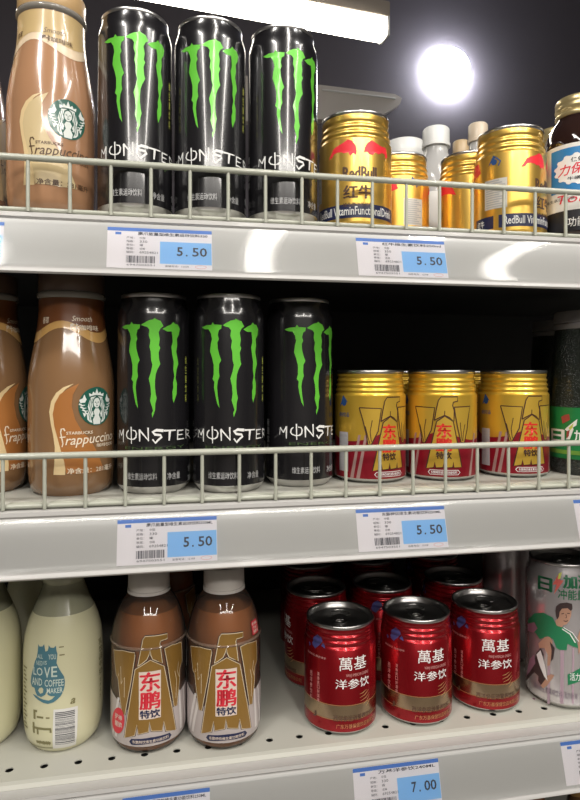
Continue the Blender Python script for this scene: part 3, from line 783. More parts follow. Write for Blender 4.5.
# ============================================================ PET BOTTLES WITH EAGLE SLEEVE
bprof = [(0.0290, 0.001), (0.0322, 0.005), (0.0335, 0.012), (0.0338, 0.022), (0.0338, 0.080), (0.0334, 0.088), (0.0322, 0.096), (0.0300, 0.104), (0.0272, 0.111), (0.0235, 0.118), (0.0195, 0.123), (0.0165, 0.126)]
bprof = [(a*0.975, b*1.04) for a, b in bprof]
bx_, by_ = spot(224, 0.543)
rB = Ref(bx_, by_, ZB, bprof, 0.0)
BS = 6.66
def make_pet(label):
    r = rB; R0 = r.R0
    t = thing('eagle_drink_bottle', label, 'bottle', (bx_, by_, ZB), r.rz, 'amber sports drink bottles')
    inner = [(max(a-0.0011, 0), b+0.0006) for a, b in bprof]
    lathe('drink', [(0, 0.004), (0.024, 0.003)] + inner[:9] + [(0.0, 0.1155)], mat('amber_drink', (0.42, 0.16, 0.05), 0.3, coat=0.3), t)
    lathe('body', [(0, 0.004), (0.022, 0.003), (0.0245, 0.0), (0.0262, 0.0)] + bprof + [(0.0161, 0.133)], clear_mat('pet_plastic', (0.90, 0.86, 0.80), 0.07, 1.5, 0.07, (0.5, 0.42, 0.36)), t)
    bm = bmesh.new(); lathe_bm(bm, [(0.0162, 0.1290), (0.0188, 0.1295), (0.0188, 0.1320), (0.0178, 0.1325), (0.0182, 0.1335), (0.0178, 0.149), (0.0166, 0.1505), (0, 0.1505)], 72)
    for v in bm.verts:
        if 0.133 < v.co.z < 0.1491 and math.hypot(v.co.x, v.co.y) > 0.017:
            k = 1+0.010*math.cos(36*math.atan2(v.co.x, -v.co.y)); v.co.x *= k; v.co.y *= k
    from_bm('cap', bm, mat('white_cap', (0.62, 0.58, 0.54), 0.4), t, smooth=True)
    lathe('shoulder_ridge', [(0.0329, 0.0890), (0.0336, 0.0905), (0.0327, 0.092)], clear_mat('shoulder_ridge', (0.9, 0.8, 0.7), 0.1, 1.5, 0.25, (0.6, 0.45, 0.35)), t)
    c = lambda p: [r.uv(185+(a-8)/BS, 630+b/BS) for a, b in p]
    # silver foot of the sleeve, higher at the sides
    top = [(R0*(-math.pi+2*math.pi*i/48), 0.030 + 0.020*abs(math.sin(-math.pi+2*math.pi*i/48))**1.2) for i in range(49)]
    Print().poly([(-R0*math.pi, 0.008), (R0*math.pi, 0.008)] + top[::-1]).wrap('silver_sleeve', r, mat('sleeve_silver', (0.50, 0.44, 0.43), 0.4, 0.1, 0.4), t, 0.0002)
    for a0, a1 in ((-1.15, -.88), (-.98, -.74), (1.0, .85), (1.25, 1.05), (2.2, 2.0), (-2.2, -2.0)): Print().poly([(R0*(a0-.04), .012), (R0*(a0+.06), .012), (R0*(a1+.10), .047), (R0*(a1+.02), .047)]).wrap('slanted_band', r, mat('stripe_white', (0.70, 0.66, 0.64), 0.35, 0.0, 0.4), t, 0.0003)
    fill = mat('eagle_bronze', (0.30, 0.165, 0.035), 0.35, 0.25, 0.4); cream = mat('eagle_cream_line', (0.62, 0.50, 0.33), 0.4)
    E = dict(head=[(205,220),(222,130),(238,45),(252,25),(392,12),(392,45),(350,58),(345,75),(362,205),(325,190),(300,178),(288,150),(284,115),(276,150),(262,180),(230,205)],
             body=[(188,240),(285,182),(372,225),(445,650),(384,655),(370,590),(360,652),(292,650),(280,590),(272,655),(208,668),(200,605),(185,675),(120,685)],
             lw=[(50,105),(110,112),(185,130),(187,150),(160,330),(122,535),(105,530),(92,440),(76,290),(65,270),(55,180)],
             rw=[(375,110),(420,88),(480,70),(484,200),(470,240),(468,330),(452,490),(435,495),(418,380),(400,250)])
    A = Print(); L = Print(); Dk = Print()
    for k, pts in E.items():
        q = c(pts); A.poly(q); L.stroke(q+[q[0]], 0.00065); Dk.stroke(q+[q[0]], 0.0019)
    for pts in (((78,280),(95,215),(98,330)), ((98,330),(120,290),(118,420)), ((440,260),(450,320),(446,440)), ((462,200),(455,260),(466,300))): L.stroke(c(pts), .0006)
    Dk.wrap('eagle_shadow_line', r, mat('eagle_dark', (0.05, 0.03, 0.03), 0.4), t, 0.00036)
    A.wrap('eagle_emblem', r, fill, t, 0.00044); L.wrap('eagle_outline', r, cream, t, 0.00052)
    wb = bx(r, 185-8/BS, 630, BS, (212, 258, 352, 572)); P = Print(); P.rect(*wb); P.wrap('lettering_backing', r, mat('pale_backing', (0.70, 0.58, 0.50), 0.4), t, 0.0006)
    P = Print(); P.btext('东', *bx(r, 185-8/BS, 630, BS, (220, 262, 346, 386)), 0.0005); P.btext('鹏', *bx(r, 185-8/BS, 630, BS, (220, 392, 346, 506)), 0.0005)
    P.wrap('lettering', r, redink, t, 0.0007)
    Print().btext('特饮', *bx(r, 185-8/BS, 630, BS, (220, 512, 346, 564)), 0.0003).wrap('lower_lettering', r, navy, t, 0.0007)
    u0, v0, u1, v1 = bx(r, 185-8/BS, 630, BS, (150, 692, 415, 748)); m = (v0+v1)/2; v0 += .0012; v1 -= .0012
    Print().poly([(u0, m), (u0+.002, v1), ((u0+u1)/2, v1+.001), (u1-.002, v1), (u1, m), (u1-.002, v0), ((u0+u1)/2, v0+.001), (u0+.002, v0)]).wrap('banner', r, navy, t, 0.0004)
    Print().text('东鹏特饮维生素功能饮料', u0+.003, v0+.0014, u1-.003, v1-.0010, 0.01).wrap('banner_print', r, mat('pale_backing', (0.7, 0.58, 0.5), 0.4), t, 0.0005)
    V = Print(); V.column('广东东鹏饮料', R0*1.32, 0.014, R0*1.42, 0.034); V.wrap('side_print', r, navy, t, 0.0004)
    return t
pet = make_pet('amber drink bottle with a bronze eagle sleeve, nearer the red cans')
x, y = spot(149, 0.538)
pet2 = dup(pet, (x, y, ZB), face_cam(x, y)+math.radians(-2), 'amber eagle drink bottle with a small red round sticker, beside the milk bottle', 'amber sports drink bottles')
# its red sticker (only this bottle shows it) and the red corner badge of the other one
r2 = Ref(x, y, ZB, bprof, math.radians(-2))
q = [r2.uv(119+7*math.cos(2*math.pi*i/20)*0.85, 720+13*math.sin(2*math.pi*i/20)) for i in range(20)]
Print().poly(q).wrap('sticker', r2, redink, pet2, 0.0008)
uu, vv = r2.uv(119, 720)
Print().text('提神', uu-.0045, vv+.0005, uu+.0045, vv+.0055, .01).text('醒脑', uu-.0045, vv-.0055, uu+.0045, vv-.0005, .01).wrap('sticker_print', r2, mat('pale_backing', (0.7, 0.58, 0.5), 0.4), pet2, 0.0009)
b4 = bx(rB, 0, 0, 1, (251, 619, 257, 634)); Print().rect(*b4).wrap('red_badge', rB, redink, pet, 0.0006)
Print().column('维生素', b4[0]+.0006, b4[1]+.0008, b4[2]-.0006, b4[3]-.0008, .01).wrap('badge_print', rB, mat('pale_backing', (0.7, 0.58, 0.5), 0.4), pet, 0.0007)

# ============================================================ MILK DRINK BOTTLES
kprof = [(0.0280, 0.0015), (0.0318, 0.006), (0.0338, 0.013), (0.0347, 0.022), (0.0350, 0.035), (0.0350, 0.068), (0.0346, 0.078), (0.0334, 0.088), (0.0306, 0.098), (0.0268, 0.107), (0.0226, 0.116), (0.0192, 0.124), (0.0178, 0.129), (0.0180, 0.132)]
kprof = [(a*0.965, b*1.075) for a, b in kprof]
kx, ky = spot(64, 0.538)
rK = Ref(kx, ky, ZB, kprof, 0.0)
def make_milk(label):
    r = rK; R0 = r.R0
    t = thing('milk_bottle', label, 'bottle', (kx, ky, ZB), r.rz, 'cream coloured milk drink bottles')
    cream = mat('cream_milk', (0.66, 0.635, 0.42), 0.30, coat=0.5)
    k9 = [p for p in kprof if p[1] <= 0.1155]
    lathe('body', [(0, 0.0045), (0.020, 0.0035), (0.024, 0.0), (0.0255, 0.0)] + k9 + [(0, k9[-1][1]+0.0005)], cream, t)
    lathe('neck', [p for p in kprof if p[1] >= 0.1150], clear_mat('milk_bottle_plastic', (0.80, 0.80, 0.68), 0.12, 1.45, 0.6, (0.50, 0.50, 0.36)), t)
    lathe('neck_flare', [(0.0172, 0.1387), (0.0200, 0.1425), (0.0208, 0.146), (0.0200, 0.149), (0.0180, 0.150)], clear_mat('milk_bottle_plastic'), t)
    lathe('cap', [(0.0180, 0.1487), (0.0210, 0.149), (0.0210, 0.161), (0.0200, 0.162), (0, 0.162)], mat('pale_green_cap', (0.42, 0.44, 0.33), 0.4), t)
    s = 11.43; c = lambda *p: px(r, 30, 640, s, p)
    teal = mat('teal_ink', (0.075, 0.20, 0.25), 0.4, coat=0.3)
    P = Print()
    P.poly(c((98,45),(112,72),(145,72),(165,45),(172,90),(178,130),(205,120),(212,90),(215,58),(238,85),(272,88),(298,62),(302,110),(315,155),(310,210),(305,262),(325,310),(360,370),(388,410),(400,470),(395,530),(378,590),(350,640),(310,680),(270,710),(205,728),(150,715),(100,685),(60,650),(35,612),(75,632),(110,660),(160,680),(215,690),(250,675),(285,640),(240,640),(205,625),(190,590),(175,625),(130,650),(85,632),(65,590),(55,545),(25,530),(12,480),(18,410),(40,320),(60,240),(82,190),(92,120)),
           [c((95,575),(120,612),(150,600),(155,560),(140,540),(110,545))])
    P.wrap('cat_emblem', r, teal, t, 0.0003)
    W = Print()
    for txt_, q, b in (('ALL', (92,160,150,208), .01), ('YOU', (212,160,298,220), .01), ('NEED', (78,236,150,285), .0), ('IS', (160,236,195,280), .0), ('LO', (45,310,148,402), .01), ('V', (165,310,232,432), .01), ('E', (245,300,312,420), .01), ('AND', (30,430,142,515), .01), ('COFFEE', (170,450,385,530), .01), ('MAKER', (195,545,375,605), .01)):
        W.text(txt_, *bx(r, 30, 640, s, q), b)
    W.wrap('cat_lettering', r, mat('pale_mint_ink', (0.62, 0.70, 0.62), 0.4), t, 0.00045)
    s = 6.15; d = lambda *p: px(r, 24, 630, s, p)
    Print().poly(d((182,488),(330,465),(315,705),(180,728))).wrap('barcode_panel', r, mat('label_white', (0.74, 0.73, 0.70), 0.4), t, 0.0003)
    B = Print(); rr = random.Random(5); yy = 498
    while yy < 695:
        h = rr.choice((2.5, 4, 6)); B.poly(d((192, yy+8), (312, yy-10), (312, yy-10+h), (192, yy+8+h))); yy += h+rr.choice((2.5, 4, 6))
    B.wrap('barcode', r, mat('bar_ink', (0.10, 0.10, 0.11), 0.4), t, 0.0004)
    O = Print(); ol = mat('olive_ink', (0.22, 0.20, 0.09), 0.45)
    for a, b, cc_, e in ((60,490,72,545),(60,490,82,502),(80,530,120,542),(135,536,158,545),(55,565,66,630),(55,600,168,614),(80,605,90,640),(158,612,170,632),(80,685,165,700),(60,720,178,724)):
        O.rect(*bx(r, 24, 630, s, (a, b, cc_, e)))
    O.text('Milk', *bx(r, 24, 630, s, (95, 682, 165, 706)), 0.0, 0.3); O.text('a', *bx(r, 24, 630, s, (284, 418, 316, 452)), 0.02, 0.3)
    O.rect(*bx(r, 24, 630, s, (215, 100, 245, 107))); O.rect(*bx(r, 24, 630, s, (218, 148, 250, 156)))
    O.wrap('small_print', r, ol, t, 0.0003)
    V = Print(); V.column('乳饮品牛奶', R0*1.02, 0.055, R0*1.22, 0.088, 0.015); V.column('营养成分', R0*1.05, 0.035, R0*1.14, 0.053)
    for k in range(16): V.rect(-R0*1.25, .020+.0034*k, -R0*(1.05+.04*(k % 3)), .0214+.0034*k)
    V.wrap('side_print', r, ol, t, 0.0003)
    return t
milk = make_milk('cream milk bottle printed with two teal cats, beside the amber drink bottles')
x, y = spot(-19, 0.536)
mk2 = dup(milk, (x, y, ZB), face_cam(x, y)+math.radians(-115), 'cream milk bottle cut by the left edge of the photo, its side text showing', 'cream coloured milk drink bottles')
x, y = spot(40, 0.66)
mk3 = dup(milk, (x, y, ZB), face_cam(x, y)+math.radians(90), 'shaded milk bottle standing behind the front milk bottles', 'cream coloured milk drink bottles')
x, y = spot(165, 0.665)
dup(pet, (x, y, ZB), face_cam(x, y)+math.radians(100), 'amber drink bottle in the second row behind the two front amber bottles', 'amber sports drink bottles')

# ============================================================ SILVER CANS WITH A MAN
sprof = [(0.0335, 0.006), (0.0338, 0.0075), (0.0338, 0.122), (0.0330, 0.127), (0.0312, 0.132), (0.0302, 0.136)]
sx_, sy_ = spot(561, 0.606)
rS = Ref(sx_, sy_, ZB, sprof, 0.0)
def make_silver(label):
    r = rS; R0 = r.R0
    t = thing('silver_can', label, 'can', (sx_, sy_, ZB), r.rz, 'tall silver drink cans on the lowest full shelf')
    lathe('body', sprof, mat('bare_silver_can', (0.68, 0.645, 0.655), 0.24, 0.7), t)
    base_foot(t, 0.0335, 0.006); can_lid(t, 0.0306, 0.1395, 0.005, m=silver_d)
    s = 4.57; c = lambda *p: px(r, 515, 545, s, p); b = lambda *q: bx(r, 515, 545, s, q)
    dg = mat('bottle_green_ink', (0.012, 0.13, 0.055), 0.4); gr = mat('shirt_green', (0.02, 0.20, 0.085), 0.4)
    P = Print(); P.btext('日', *b(108, 148, 168, 208), .0007); P.btext('加满', *b(222, 138, 340, 200), .0006); P.text('冲能量', *b(196, 205, 320, 252), .01)
    P.wrap('lettering', r, dg, t, 0.0003)
    Print().poly(c((200,130),(212,125),(205,160),(222,162),(178,225),(190,180),(172,180))).wrap('bolt_emblem', r, mat('bolt_red', (0.6, 0.12, 0.10), 0.4), t, 0.0003)
    Print().poly(c((200,128),(214,124),(208,152),(196,156))).wrap('bolt_tip', r, mat('bolt_yellow', (0.55, 0.6, 0.1), 0.4), t, 0.0004)
    skin = mat('printed_skin', (0.45, 0.25, 0.17), 0.45); dark = mat('printed_dark', (0.05, 0.03, 0.03), 0.45)
    Print().pieces(c((192,300),(200,285),(222,275),(245,275),(258,290),(256,320),(248,345),(235,362),(222,365),(212,378),(190,372),(185,345),(194,335)), c((138,420),(160,418),(172,440),(168,500),(160,550),(148,552),(150,500),(135,470),(112,470),(108,450)), c((140,600),(165,590),(180,595),(170,612),(148,640),(130,655),(118,640)), c((285,420),(300,380),(306,460),(290,500))).wrap('printed_figure', r, skin, t, 0.0004)
    Print().pieces(c((185,300),(188,280),(205,266),(235,262),(260,268),(262,292),(254,300),(240,288),(215,290),(204,305),(202,325),(194,340),(188,325)), c((100,490),(120,470),(132,500),(125,560),(130,590),(110,600),(90,580),(70,600),(50,620),(60,590),(85,550)), c((160,440),(182,470),(175,520),(165,530),(168,480)), c((110,580),(125,575),(150,600),(120,640),(108,620))).wrap('printed_hair', r, dark, t, 0.0005)
    F_ = Print()
    F_.stroke(c((212,314),(224,311)), .0007); F_.stroke(c((238,311),(250,312)), .0007); F_.stroke(c((232,315),(236,330),(229,332)), .0005); F_.stroke(c((222,345),(233,348),(242,344)), .0007)
    F_.wrap('printed_face_lines', r, dark, t, 0.00055)
    Print().poly(c((60,345),(90,312),(130,308),(172,330),(192,368),(225,378),(260,405),(280,440),(288,470),(262,462),(240,450),(235,480),(205,478),(190,470),(175,430),(150,415),(115,430),(95,400),(72,395))).wrap('printed_shirt', r, gr, t, 0.0005)
    Wt = Print(); Wt.stroke(c((215,382),(250,405),(275,445)), .0010); Wt.stroke(c((222,376),(262,400),(290,440)), .0006); Wt.poly(c((100,500),(118,480),(128,510),(140,560),(150,620),(135,600),(118,560)))
    Wt.wrap('printed_white', r, whiteink, t, 0.0006)
    Print().pieces(c((60,360),(90,352),(105,380),(88,400),(62,392)), c((70,520),(90,500),(95,540),(70,580),(55,600),(60,560)), c((60,690),(95,700),(92,712),(62,705))).wrap('printed_mauve', r, mat('mauve_ink', (0.30, 0.16, 0.22), 0.4), t, 0.0006)
    Print().poly(c((240,592),(300,560),(300,620),(242,640))).wrap('green_flag', r, gr, t, 0.0003)
    Print().text('活力', *b(250, 585, 296, 620), .01).wrap('flag_print', r, whiteink, t, 0.0004)
    for pxa, pxb in ((150, 162), (208, 224), (262, 270)):
        Print().poly(c((pxa, 470), (pxb, 470), (pxb-2, 725), (pxa-2, 725))).wrap('vertical_band', r, mat('lilac_ink', (0.42, 0.30, 0.36), 0.4), t, 0.0002)
    Print().text('复合维生素果味饮料 活力补充', *b(88, 662, 285, 692), .0).wrap('small_print', r, mat('mid_ink', (0.16, 0.12, 0.16), 0.4), t, 0.0003)
    return t
sil = make_silver('tall silver can printed with a dark-haired man in a green shirt, front row')
x, y = spot(512, 0.700)
dup(sil, (x, y, ZB), face_cam(x, y)+math.radians(150), 'shaded silver can behind the front silver can and the last red can', 'tall silver drink cans on the lowest full shelf')
x, y = spot(590, 0.72)
dup(sil, (x, y, ZB), face_cam(x, y)+math.radians(-150), 'silver can hidden behind the printed front silver can at the right edge', 'tall silver drink cans on the lowest full shelf')

# ============================================================ DARK GREEN BOTTLE (right end of the middle shelf)
dprof = [(0.033, 0.002), (0.0350, 0.007), (0.0355, 0.012), (0.0355, 0.068), (0.0346, 0.082), (0.0334, 0.100), (0.0320, 0.122), (0.0308, 0.138), (0.0302, 0.144)]
dx, dy = clear_fence(spot(587, 0.61), 0.0355, 0.008)
rD = Ref(dx, dy, ZM, dprof, 0.0)
t = thing('green_label_bottle', 'dark drink bottle with a green label at the right edge, front of its pair', 'bottle', (dx, dy, ZM), rD.rz, 'dark bottles with green labels')
dm = bpy.data.materials.new('speckled_dark_plastic'); dm.use_nodes = True
nt = dm.node_tree; b = nt.nodes['Principled BSDF']; b.inputs['Roughness'].default_value = 0.28; b.inputs['Base Color'].default_value = (0.006, 0.012, 0.008, 1); b.inputs['Coat Weight'].default_value = 0.6
tc = nt.nodes.new('ShaderNodeTexCoord'); vn = nt.nodes.new('ShaderNodeTexVoronoi'); vn.inputs['Scale'].default_value = 700
bp = nt.nodes.new('ShaderNodeBump'); bp.inputs['Strength'].default_value = 1.0; bp.inputs['Distance'].default_value = 0.002
nt.links.new(tc.outputs['Object'], vn.inputs['Vector']); nt.links.new(vn.outputs['Distance'], bp.inputs['Height']); nt.links.new(bp.outputs[0], b.inputs['Normal'])
lathe('body', [(0, 0.005), (0.026, 0.004), (0.029, 0.0), (0.031, 0.0)] + dprof, dm, t)
lathe('cap', [(0.0302, 0.144), (0.0312, 0.145), (0.0312, 0.149), (0.0300, 0.1498), (0.0300, 0.1505), (0.0310, 0.1513), (0.0310, 0.1605), (0.030, 0.162), (0, 0.162)], mat('grey_cap', (0.20, 0.19, 0.19), 0.4), t)
Print().rect(-rD.R0*1.6, 0.016, rD.R0*1.6, 0.0665).wrap('label', rD, mat('label_green', (0.012, 0.20, 0.055), 0.35, coat=0.4), t, 0.0003)
s = 8.9
P = Print(); P.btext('日', *bx(rD, 540, 400, s, (108, 262, 215, 372)), .0008)
a4 = bx(rD, 540, 400, s, (108, 262, 215, 372)); P.text('加满', a4[2]+.010, a4[1]+.001, a4[2]+.034, a4[3]+.001, .015); P.wrap('lettering', rD, whiteink, t, 0.0005)
Print().poly(px(rD, 540, 400, s, [(222,262),(262,225),(335,168),(325,225),(295,245),(300,262),(268,350),(232,350),(258,285)])).wrap('bolt_emblem', rD, whiteink, t, 0.00045)
Print().poly(px(rD, 540, 400, s, [(258,248),(300,205),(292,245),(270,268)])).wrap('bolt_tip', rD, mat('bolt_yellow', (0.55, 0.6, 0.1), 0.4), t, 0.0006)
Print().poly(px(rD, 540, 400, s, [(240,280),(268,265),(258,320),(240,345)])).poly(px(rD, 540, 400, s, [(192,150),(225,132),(262,125),(270,175),(235,195),(205,210)])).wrap('red_badge', rD, mat('badge_red', (0.35, 0.06, 0.05), 0.4), t, 0.0006)
Print().rect(-rD.R0*1.2, .0205, rD.R0*1.2, .0245).wrap('lime_stripe', rD, mat('lime_ink', (0.16, 0.34, 0.05), 0.4), t, 0.0005)
G_D = 'dark bottles with green labels'
grb = t
x, y = spot(560, 0.72); dup(grb, (x, y, ZM), face_cam(x, y)+0.9, 'dark capped bottle in shadow behind the front green labelled bottle', G_D)

# ============================================================ BROWN TONIC BOTTLES (right end of the top shelf)
nprof = [(0.0315, 0.002), (0.0330, 0.005), (0.0335, 0.010), (0.0335, 0.090), (0.0325, 0.0975), (0.0300, 0.105), (0.0265, 0.112), (0.0232, 0.117), (0.0215, 0.120), (0.0212, 0.123)]
nx, ny = clear_fence(spot(582, 0.592), 0.0335, 0.008)
rN = Ref(nx, ny, ZT, nprof, 0.0)
t = thing('brown_tonic_bottle', 'brown glass bottle with blue and white label and gold cap, front of its pair', 'bottle', (nx, ny, ZT), rN.rz, 'brown glass tonic bottles')
lathe('body', [(0, 0.005), (0.024, 0.004), (0.027, 0.0), (0.030, 0.0)] + nprof, mat('dark_brown_glass', (0.022, 0.010, 0.008), 0.08, coat=0.8), t)
bm = bmesh.new()
lathe_bm(bm, [(max(r0-0.0018, 0) if r0 > .0225 else r0, z0-0.007) for r0, z0 in [(0.0212, 0.1285), (0.0238, 0.1290), (0.0244, 0.1310), (0.0238, 0.1330), (0.0226, 0.1345), (0.0240, 0.1365), (0.0244, 0.1385), (0.0236, 0.1405), (0.0240, 0.1420), (0.0240, 0.1455), (0.0228, 0.1480), (0, 0.1485)]], 72)
from_bm('cap', bm, mat('pale_gold_cap', (0.62, 0.50, 0.25), 0.3, 0.7), t, smooth=True)
R0 = rN.R0
Print().rect(-R0*2.2, 0.026, R0*2.2, 0.0895).wrap('label', rN, mat('label_white', (0.74, 0.73, 0.70), 0.4), t, 0.0002)
s = 5.27; c = lambda *p: px(rN, 470, 110, s, p)
u0, v0, u1, v1 = bx(rN, 470, 110, s, (430, 205, 560, 435))
Print().rect(u0, v0, u0+0.052, v1).wrap('blue_panel', rN, mat('panel_blue', (0.02, 0.20, 0.48), 0.4), t, 0.0003)
cu, cv = u0+0.026, (v0+v1)/2; P = Print(); ru, rv = 0.0225, 0.0150; n = 56; pts = []
for i in range(n):
    a = 2*math.pi*i/n; k = 1.0 if (i//2) % 2 else 0.90; pts.append((cu+ru*k*math.cos(a), cv+rv*k*math.sin(a)))
Print().poly(pts).wrap('gear_badge', rN, whiteink, t, 0.0004)
Print().text('力保健', cu-.018, cv-.0058, cu+.018, cv+.0048, .015, .25, .002).text('Tonic', -.02, .033, .02, .041, 0, .2).wrap('lettering', rN, redink, t, 0.0005)
Print().text('保健', cu-.006, cv+.0065, cu+.006, cv+.0110, .02).text('牛磺酸', cu-.009, cv-.0105, cu+.009, cv-.0070, .01).text('维生素口服液', -.034, .036, -.004, .039, .0).wrap('small_print', rN, blackink, t, 0.0005)
Print().rect(-R0*2.2, 0.006, R0*2.2, 0.026).wrap('black_band', rN, blackink, t, 0.0003)
Print().text('功能饮料', -.010, .010, .022, .019, .01).wrap('band_print', rN, whiteink, t, 0.0004)
ton = t
x, y = spot(556, 0.675); dup(ton, (x, y, ZT), face_cam(x, y)+1.4, 'brown glass bottle with gold cap peeking out behind the front brown bottle', 'brown glass tonic bottles')
# bottles of the rows behind, only their necks and caps show over the golden cans
def clear_bottle(pxc, Z, H, capr, name, label, capm, bodym, neck_r=0.015, r=0.030):
    x, y = spot(pxc, Z)
    t = thing(name, label, 'bottle', (x, y, ZT), face_cam(x, y))
    lathe('body', [(0, 0.003), (r-0.004, 0.0), (r, 0.006), (r, H*0.60), (r-0.002, H*0.66), (neck_r+0.006, H*0.76), (neck_r, H*0.82), (neck_r, H-0.016)], bodym, t)
    bm = bmesh.new(); lathe_bm(bm, [(neck_r, H-0.024), (capr+0.0012, H-0.0238), (capr+0.0012, H-0.020), (capr, H-0.0195), (capr, H-0.002), (capr-0.0015, H), (0, H)], 72)
    for v in bm.verts:
        if v.co.z > H-0.0196 and math.hypot(v.co.x, v.co.y) > capr-0.001:
            k = 1+0.012*math.cos(36*math.atan2(v.co.x, -v.co.y)); v.co.x *= k; v.co.y *= k
    from_bm('cap', bm, capm, t, smooth=True)
    lathe('label', [(r+0.0003, H*0.18), (r+0.0003, H*0.52)], mat('label_white', (0.74, 0.73, 0.70), 0.4), t)
    return t
wc = mat('bright_white_cap', (0.72, 0.72, 0.70), 0.35)
milky = clear_mat('milky_plastic', (0.9, 0.9, 0.9), 0.1, 1.5, 0.55, (0.75, 0.74, 0.72))
tan = mat('tan_cap', (0.52, 0.38, 0.22), 0.4)
clear_bottle(436, 0.76, 0.180, 0.0165, 'white_cap_bottle', 'milky bottle with a ribbed white cap between two golden cans', wc, milky)
clear_bottle(405, 0.82, 0.185, 0.026, 'white_lid_bottle', 'white lidded bottle just showing above the half hidden golden can', wc, milky, 0.022)
clear_bottle(461, 0.86, 0.203, 0.0115, 'tan_cap_bottle', 'bottle with a tan cap right beside the ribbed white cap', tan, milky, 0.011, 0.022)
clear_bottle(478, 0.765, 0.188, 0.0120, 'beige_cap_bottle', 'bottle with a pale beige cap rising behind the rightmost golden can', mat('beige_cap', (0.60, 0.50, 0.38), 0.35), milky, 0.011, 0.022)

# ============================================================ drinks on the shelf below, tops only in view
for pxx, Zz, lb in ((538, 0.56, 'brown capped bottle top under the lowest price rail, left one'), (612, 0.60, 'brown capped bottle top under the lowest price rail, right one')):
    x, y = spot(pxx, Zz)
    dup(cof, (x, max(y, 0.055), ZL), face_cam(x, y), lb, 'coffee bottles on the shelf below')

# ============================================================ PRICE TAGS
paper = mat('tag_paper', (0.78, 0.74, 0.77), 0.5); blue = mat('tag_blue', (0.075, 0.19, 0.56), 0.5); lblue = mat('tag_light_blue', (0.24, 0.50, 0.86), 0.5)
stamp = mat('tag_stamp_red', (0.75, 0.45, 0.45), 0.5); tink = mat('tag_ink', (0.05, 0.05, 0.07), 0.5)
W_T, H_T = 0.0805, 0.0345
slope = math.atan2(0.0118-0.0030, 0.040-0.0085)
def make_tag(xl, zshelf, name_line, price, label, seed, ww=W_T, zoff=0.0):
    """paper ticket lying on the sloping rail face; local x = right, local z = up the slope"""
    t = thing('price_tag', label, 'price tag', (xl, 0, zshelf), 0, 'blue and white price tags')
    yb, zb_ = -0.0118-0.0004, -0.040-0.0032+zoff
    t.location = (xl, yb-0.0009, zshelf+zb_+ZC); t.rotation_euler = (-slope, 0, 0)
    box('paper', 0, ww, 0.0, 0.0003, 0, H_T, paper, t)
    h = H_T; k = ww/W_T
    Print().rect(0, h-0.0026, ww, h).wrap_flat if False else None
    Print().rect(0, h-0.0030, ww, h).rect(0.006, h-0.0062, 0.0105, h-0.0040).flat('header_band', blue, t, -0.00008)
    Print().rect(0.040*k, 0.0045, ww-0.0004, 0.0235).flat('price_panel', lblue, t, -0.00008)
    T = Print()
    T.text(name_line, 0.023*k, h-0.0062, 0.077*k, h-0.0034, 0.014)
    for i, (a, b_) in enumerate((('产地：', '中国'), ('规格：', '330'), ('单位：', '罐'), ('等级：', '合格'), ('编码：', '69254821'))):
        y_ = h-0.0095-0.0031*i; T.text(a, 0.0145, y_, 0.0205, y_+0.0019); T.text(b_, 0.0245, y_, 0.0245+0.0016*len(b_)+0.001, y_+0.0019)
    T.bars(0.0145, 0.0045, 0.0365, 0.0105, 26, seed)
    T.text('6947503551', 0.0150, 0.0020, 0.0360, 0.0036); T.text('监督电话：12358', 0.044*k, 0.0018, 0.062*k, 0.0034)
    T.flat('tag_print', tink, t, -0.00016)
    Pz = Print(); a, b_ = price.split('.')
    Pz.text(a, 0.0530*k, 0.0115, 0.0576*k, 0.0192, 0.02); Pz.rect(0.0600*k, 0.0115, 0.0612*k, 0.0128); Pz.text(b_, 0.0650*k, 0.0115, 0.0765*k, 0.0192, 0.014)
    Pz.flat('price_figures', tink, t, -0.00018)
    S = Print(); S.poly([(0.0715*k+0.0045*math.cos(2*math.pi*i/24), 0.0026+0.0016*math.sin(2*math.pi*i/24)) for i in range(24)], [[(0.0715*k+0.0040*math.cos(2*math.pi*i/24), 0.0026+0.0012*math.sin(2*math.pi*i/24)) for i in range(24)]])
    S.flat('stamp', stamp, t, -0.0001)
    return t
def rail_x(p):                                            # x on the rail face for an image column
    a = math.atan((p-290)/F) + TH; return (D0-0.008)*math.tan(a)
RT, RM_ = ZT-RISE, ZM-RISE
def tg(p0, p1, zsh, nm, pr, lb, seed, zoff=0.0):
    a = rail_x(p0); b_ = rail_x(p1) if p1 else a+W_T
    return make_tag(a, zsh, nm, pr, lb, seed, b_-a, zoff)
tg(107, 212, RT, '魔爪能量型维生素运动饮料330', '5.50', 'price tag reading 5.50 on the top rail under the tall black cans', 1)
tg(357, 446, RT, '红牛维生素饮料250ml', '5.50', 'price tag reading 5.50 on the top rail under the golden cans', 2)
a = rail_x(3)
make_tag(a-W_T, RT, '星冰乐香草味咖啡饮料281', '9.90', 'price tag on the top rail cut by the left edge of the photo', 3)
tg(117, 217, RM_, '魔爪能量型维生素运动饮料330ML', '5.50', 'price tag reading 5.50 on the middle rail under the tall black cans', 4)
tg(357, 446, RM_, '东鹏特饮维生素功能饮料250ML', '5.50', 'price tag reading 5.50 on the middle rail under the yellow eagle cans', 5)
tg(576, None, RM_, '日加满维生素碳酸饮料500', '4.50', 'price tag on the middle rail cut by the right edge of the photo', 6)
tg(122, 210, ZB, '东鹏特饮维生素功能饮料250ML', '4.50', 'price tag on the lowest rail below the two amber drink bottles', 7, 0.0)
tg(354, 440, ZB, '万基洋参饮240ML', '7.00', 'price tag reading 7.00 on the lowest rail under the red cans', 8, 0.0)
tg(563, None, ZB, '日加满维生素饮料', '4.50', 'price tag on the lowest rail cut by the right edge of the photo', 9, 0.0)

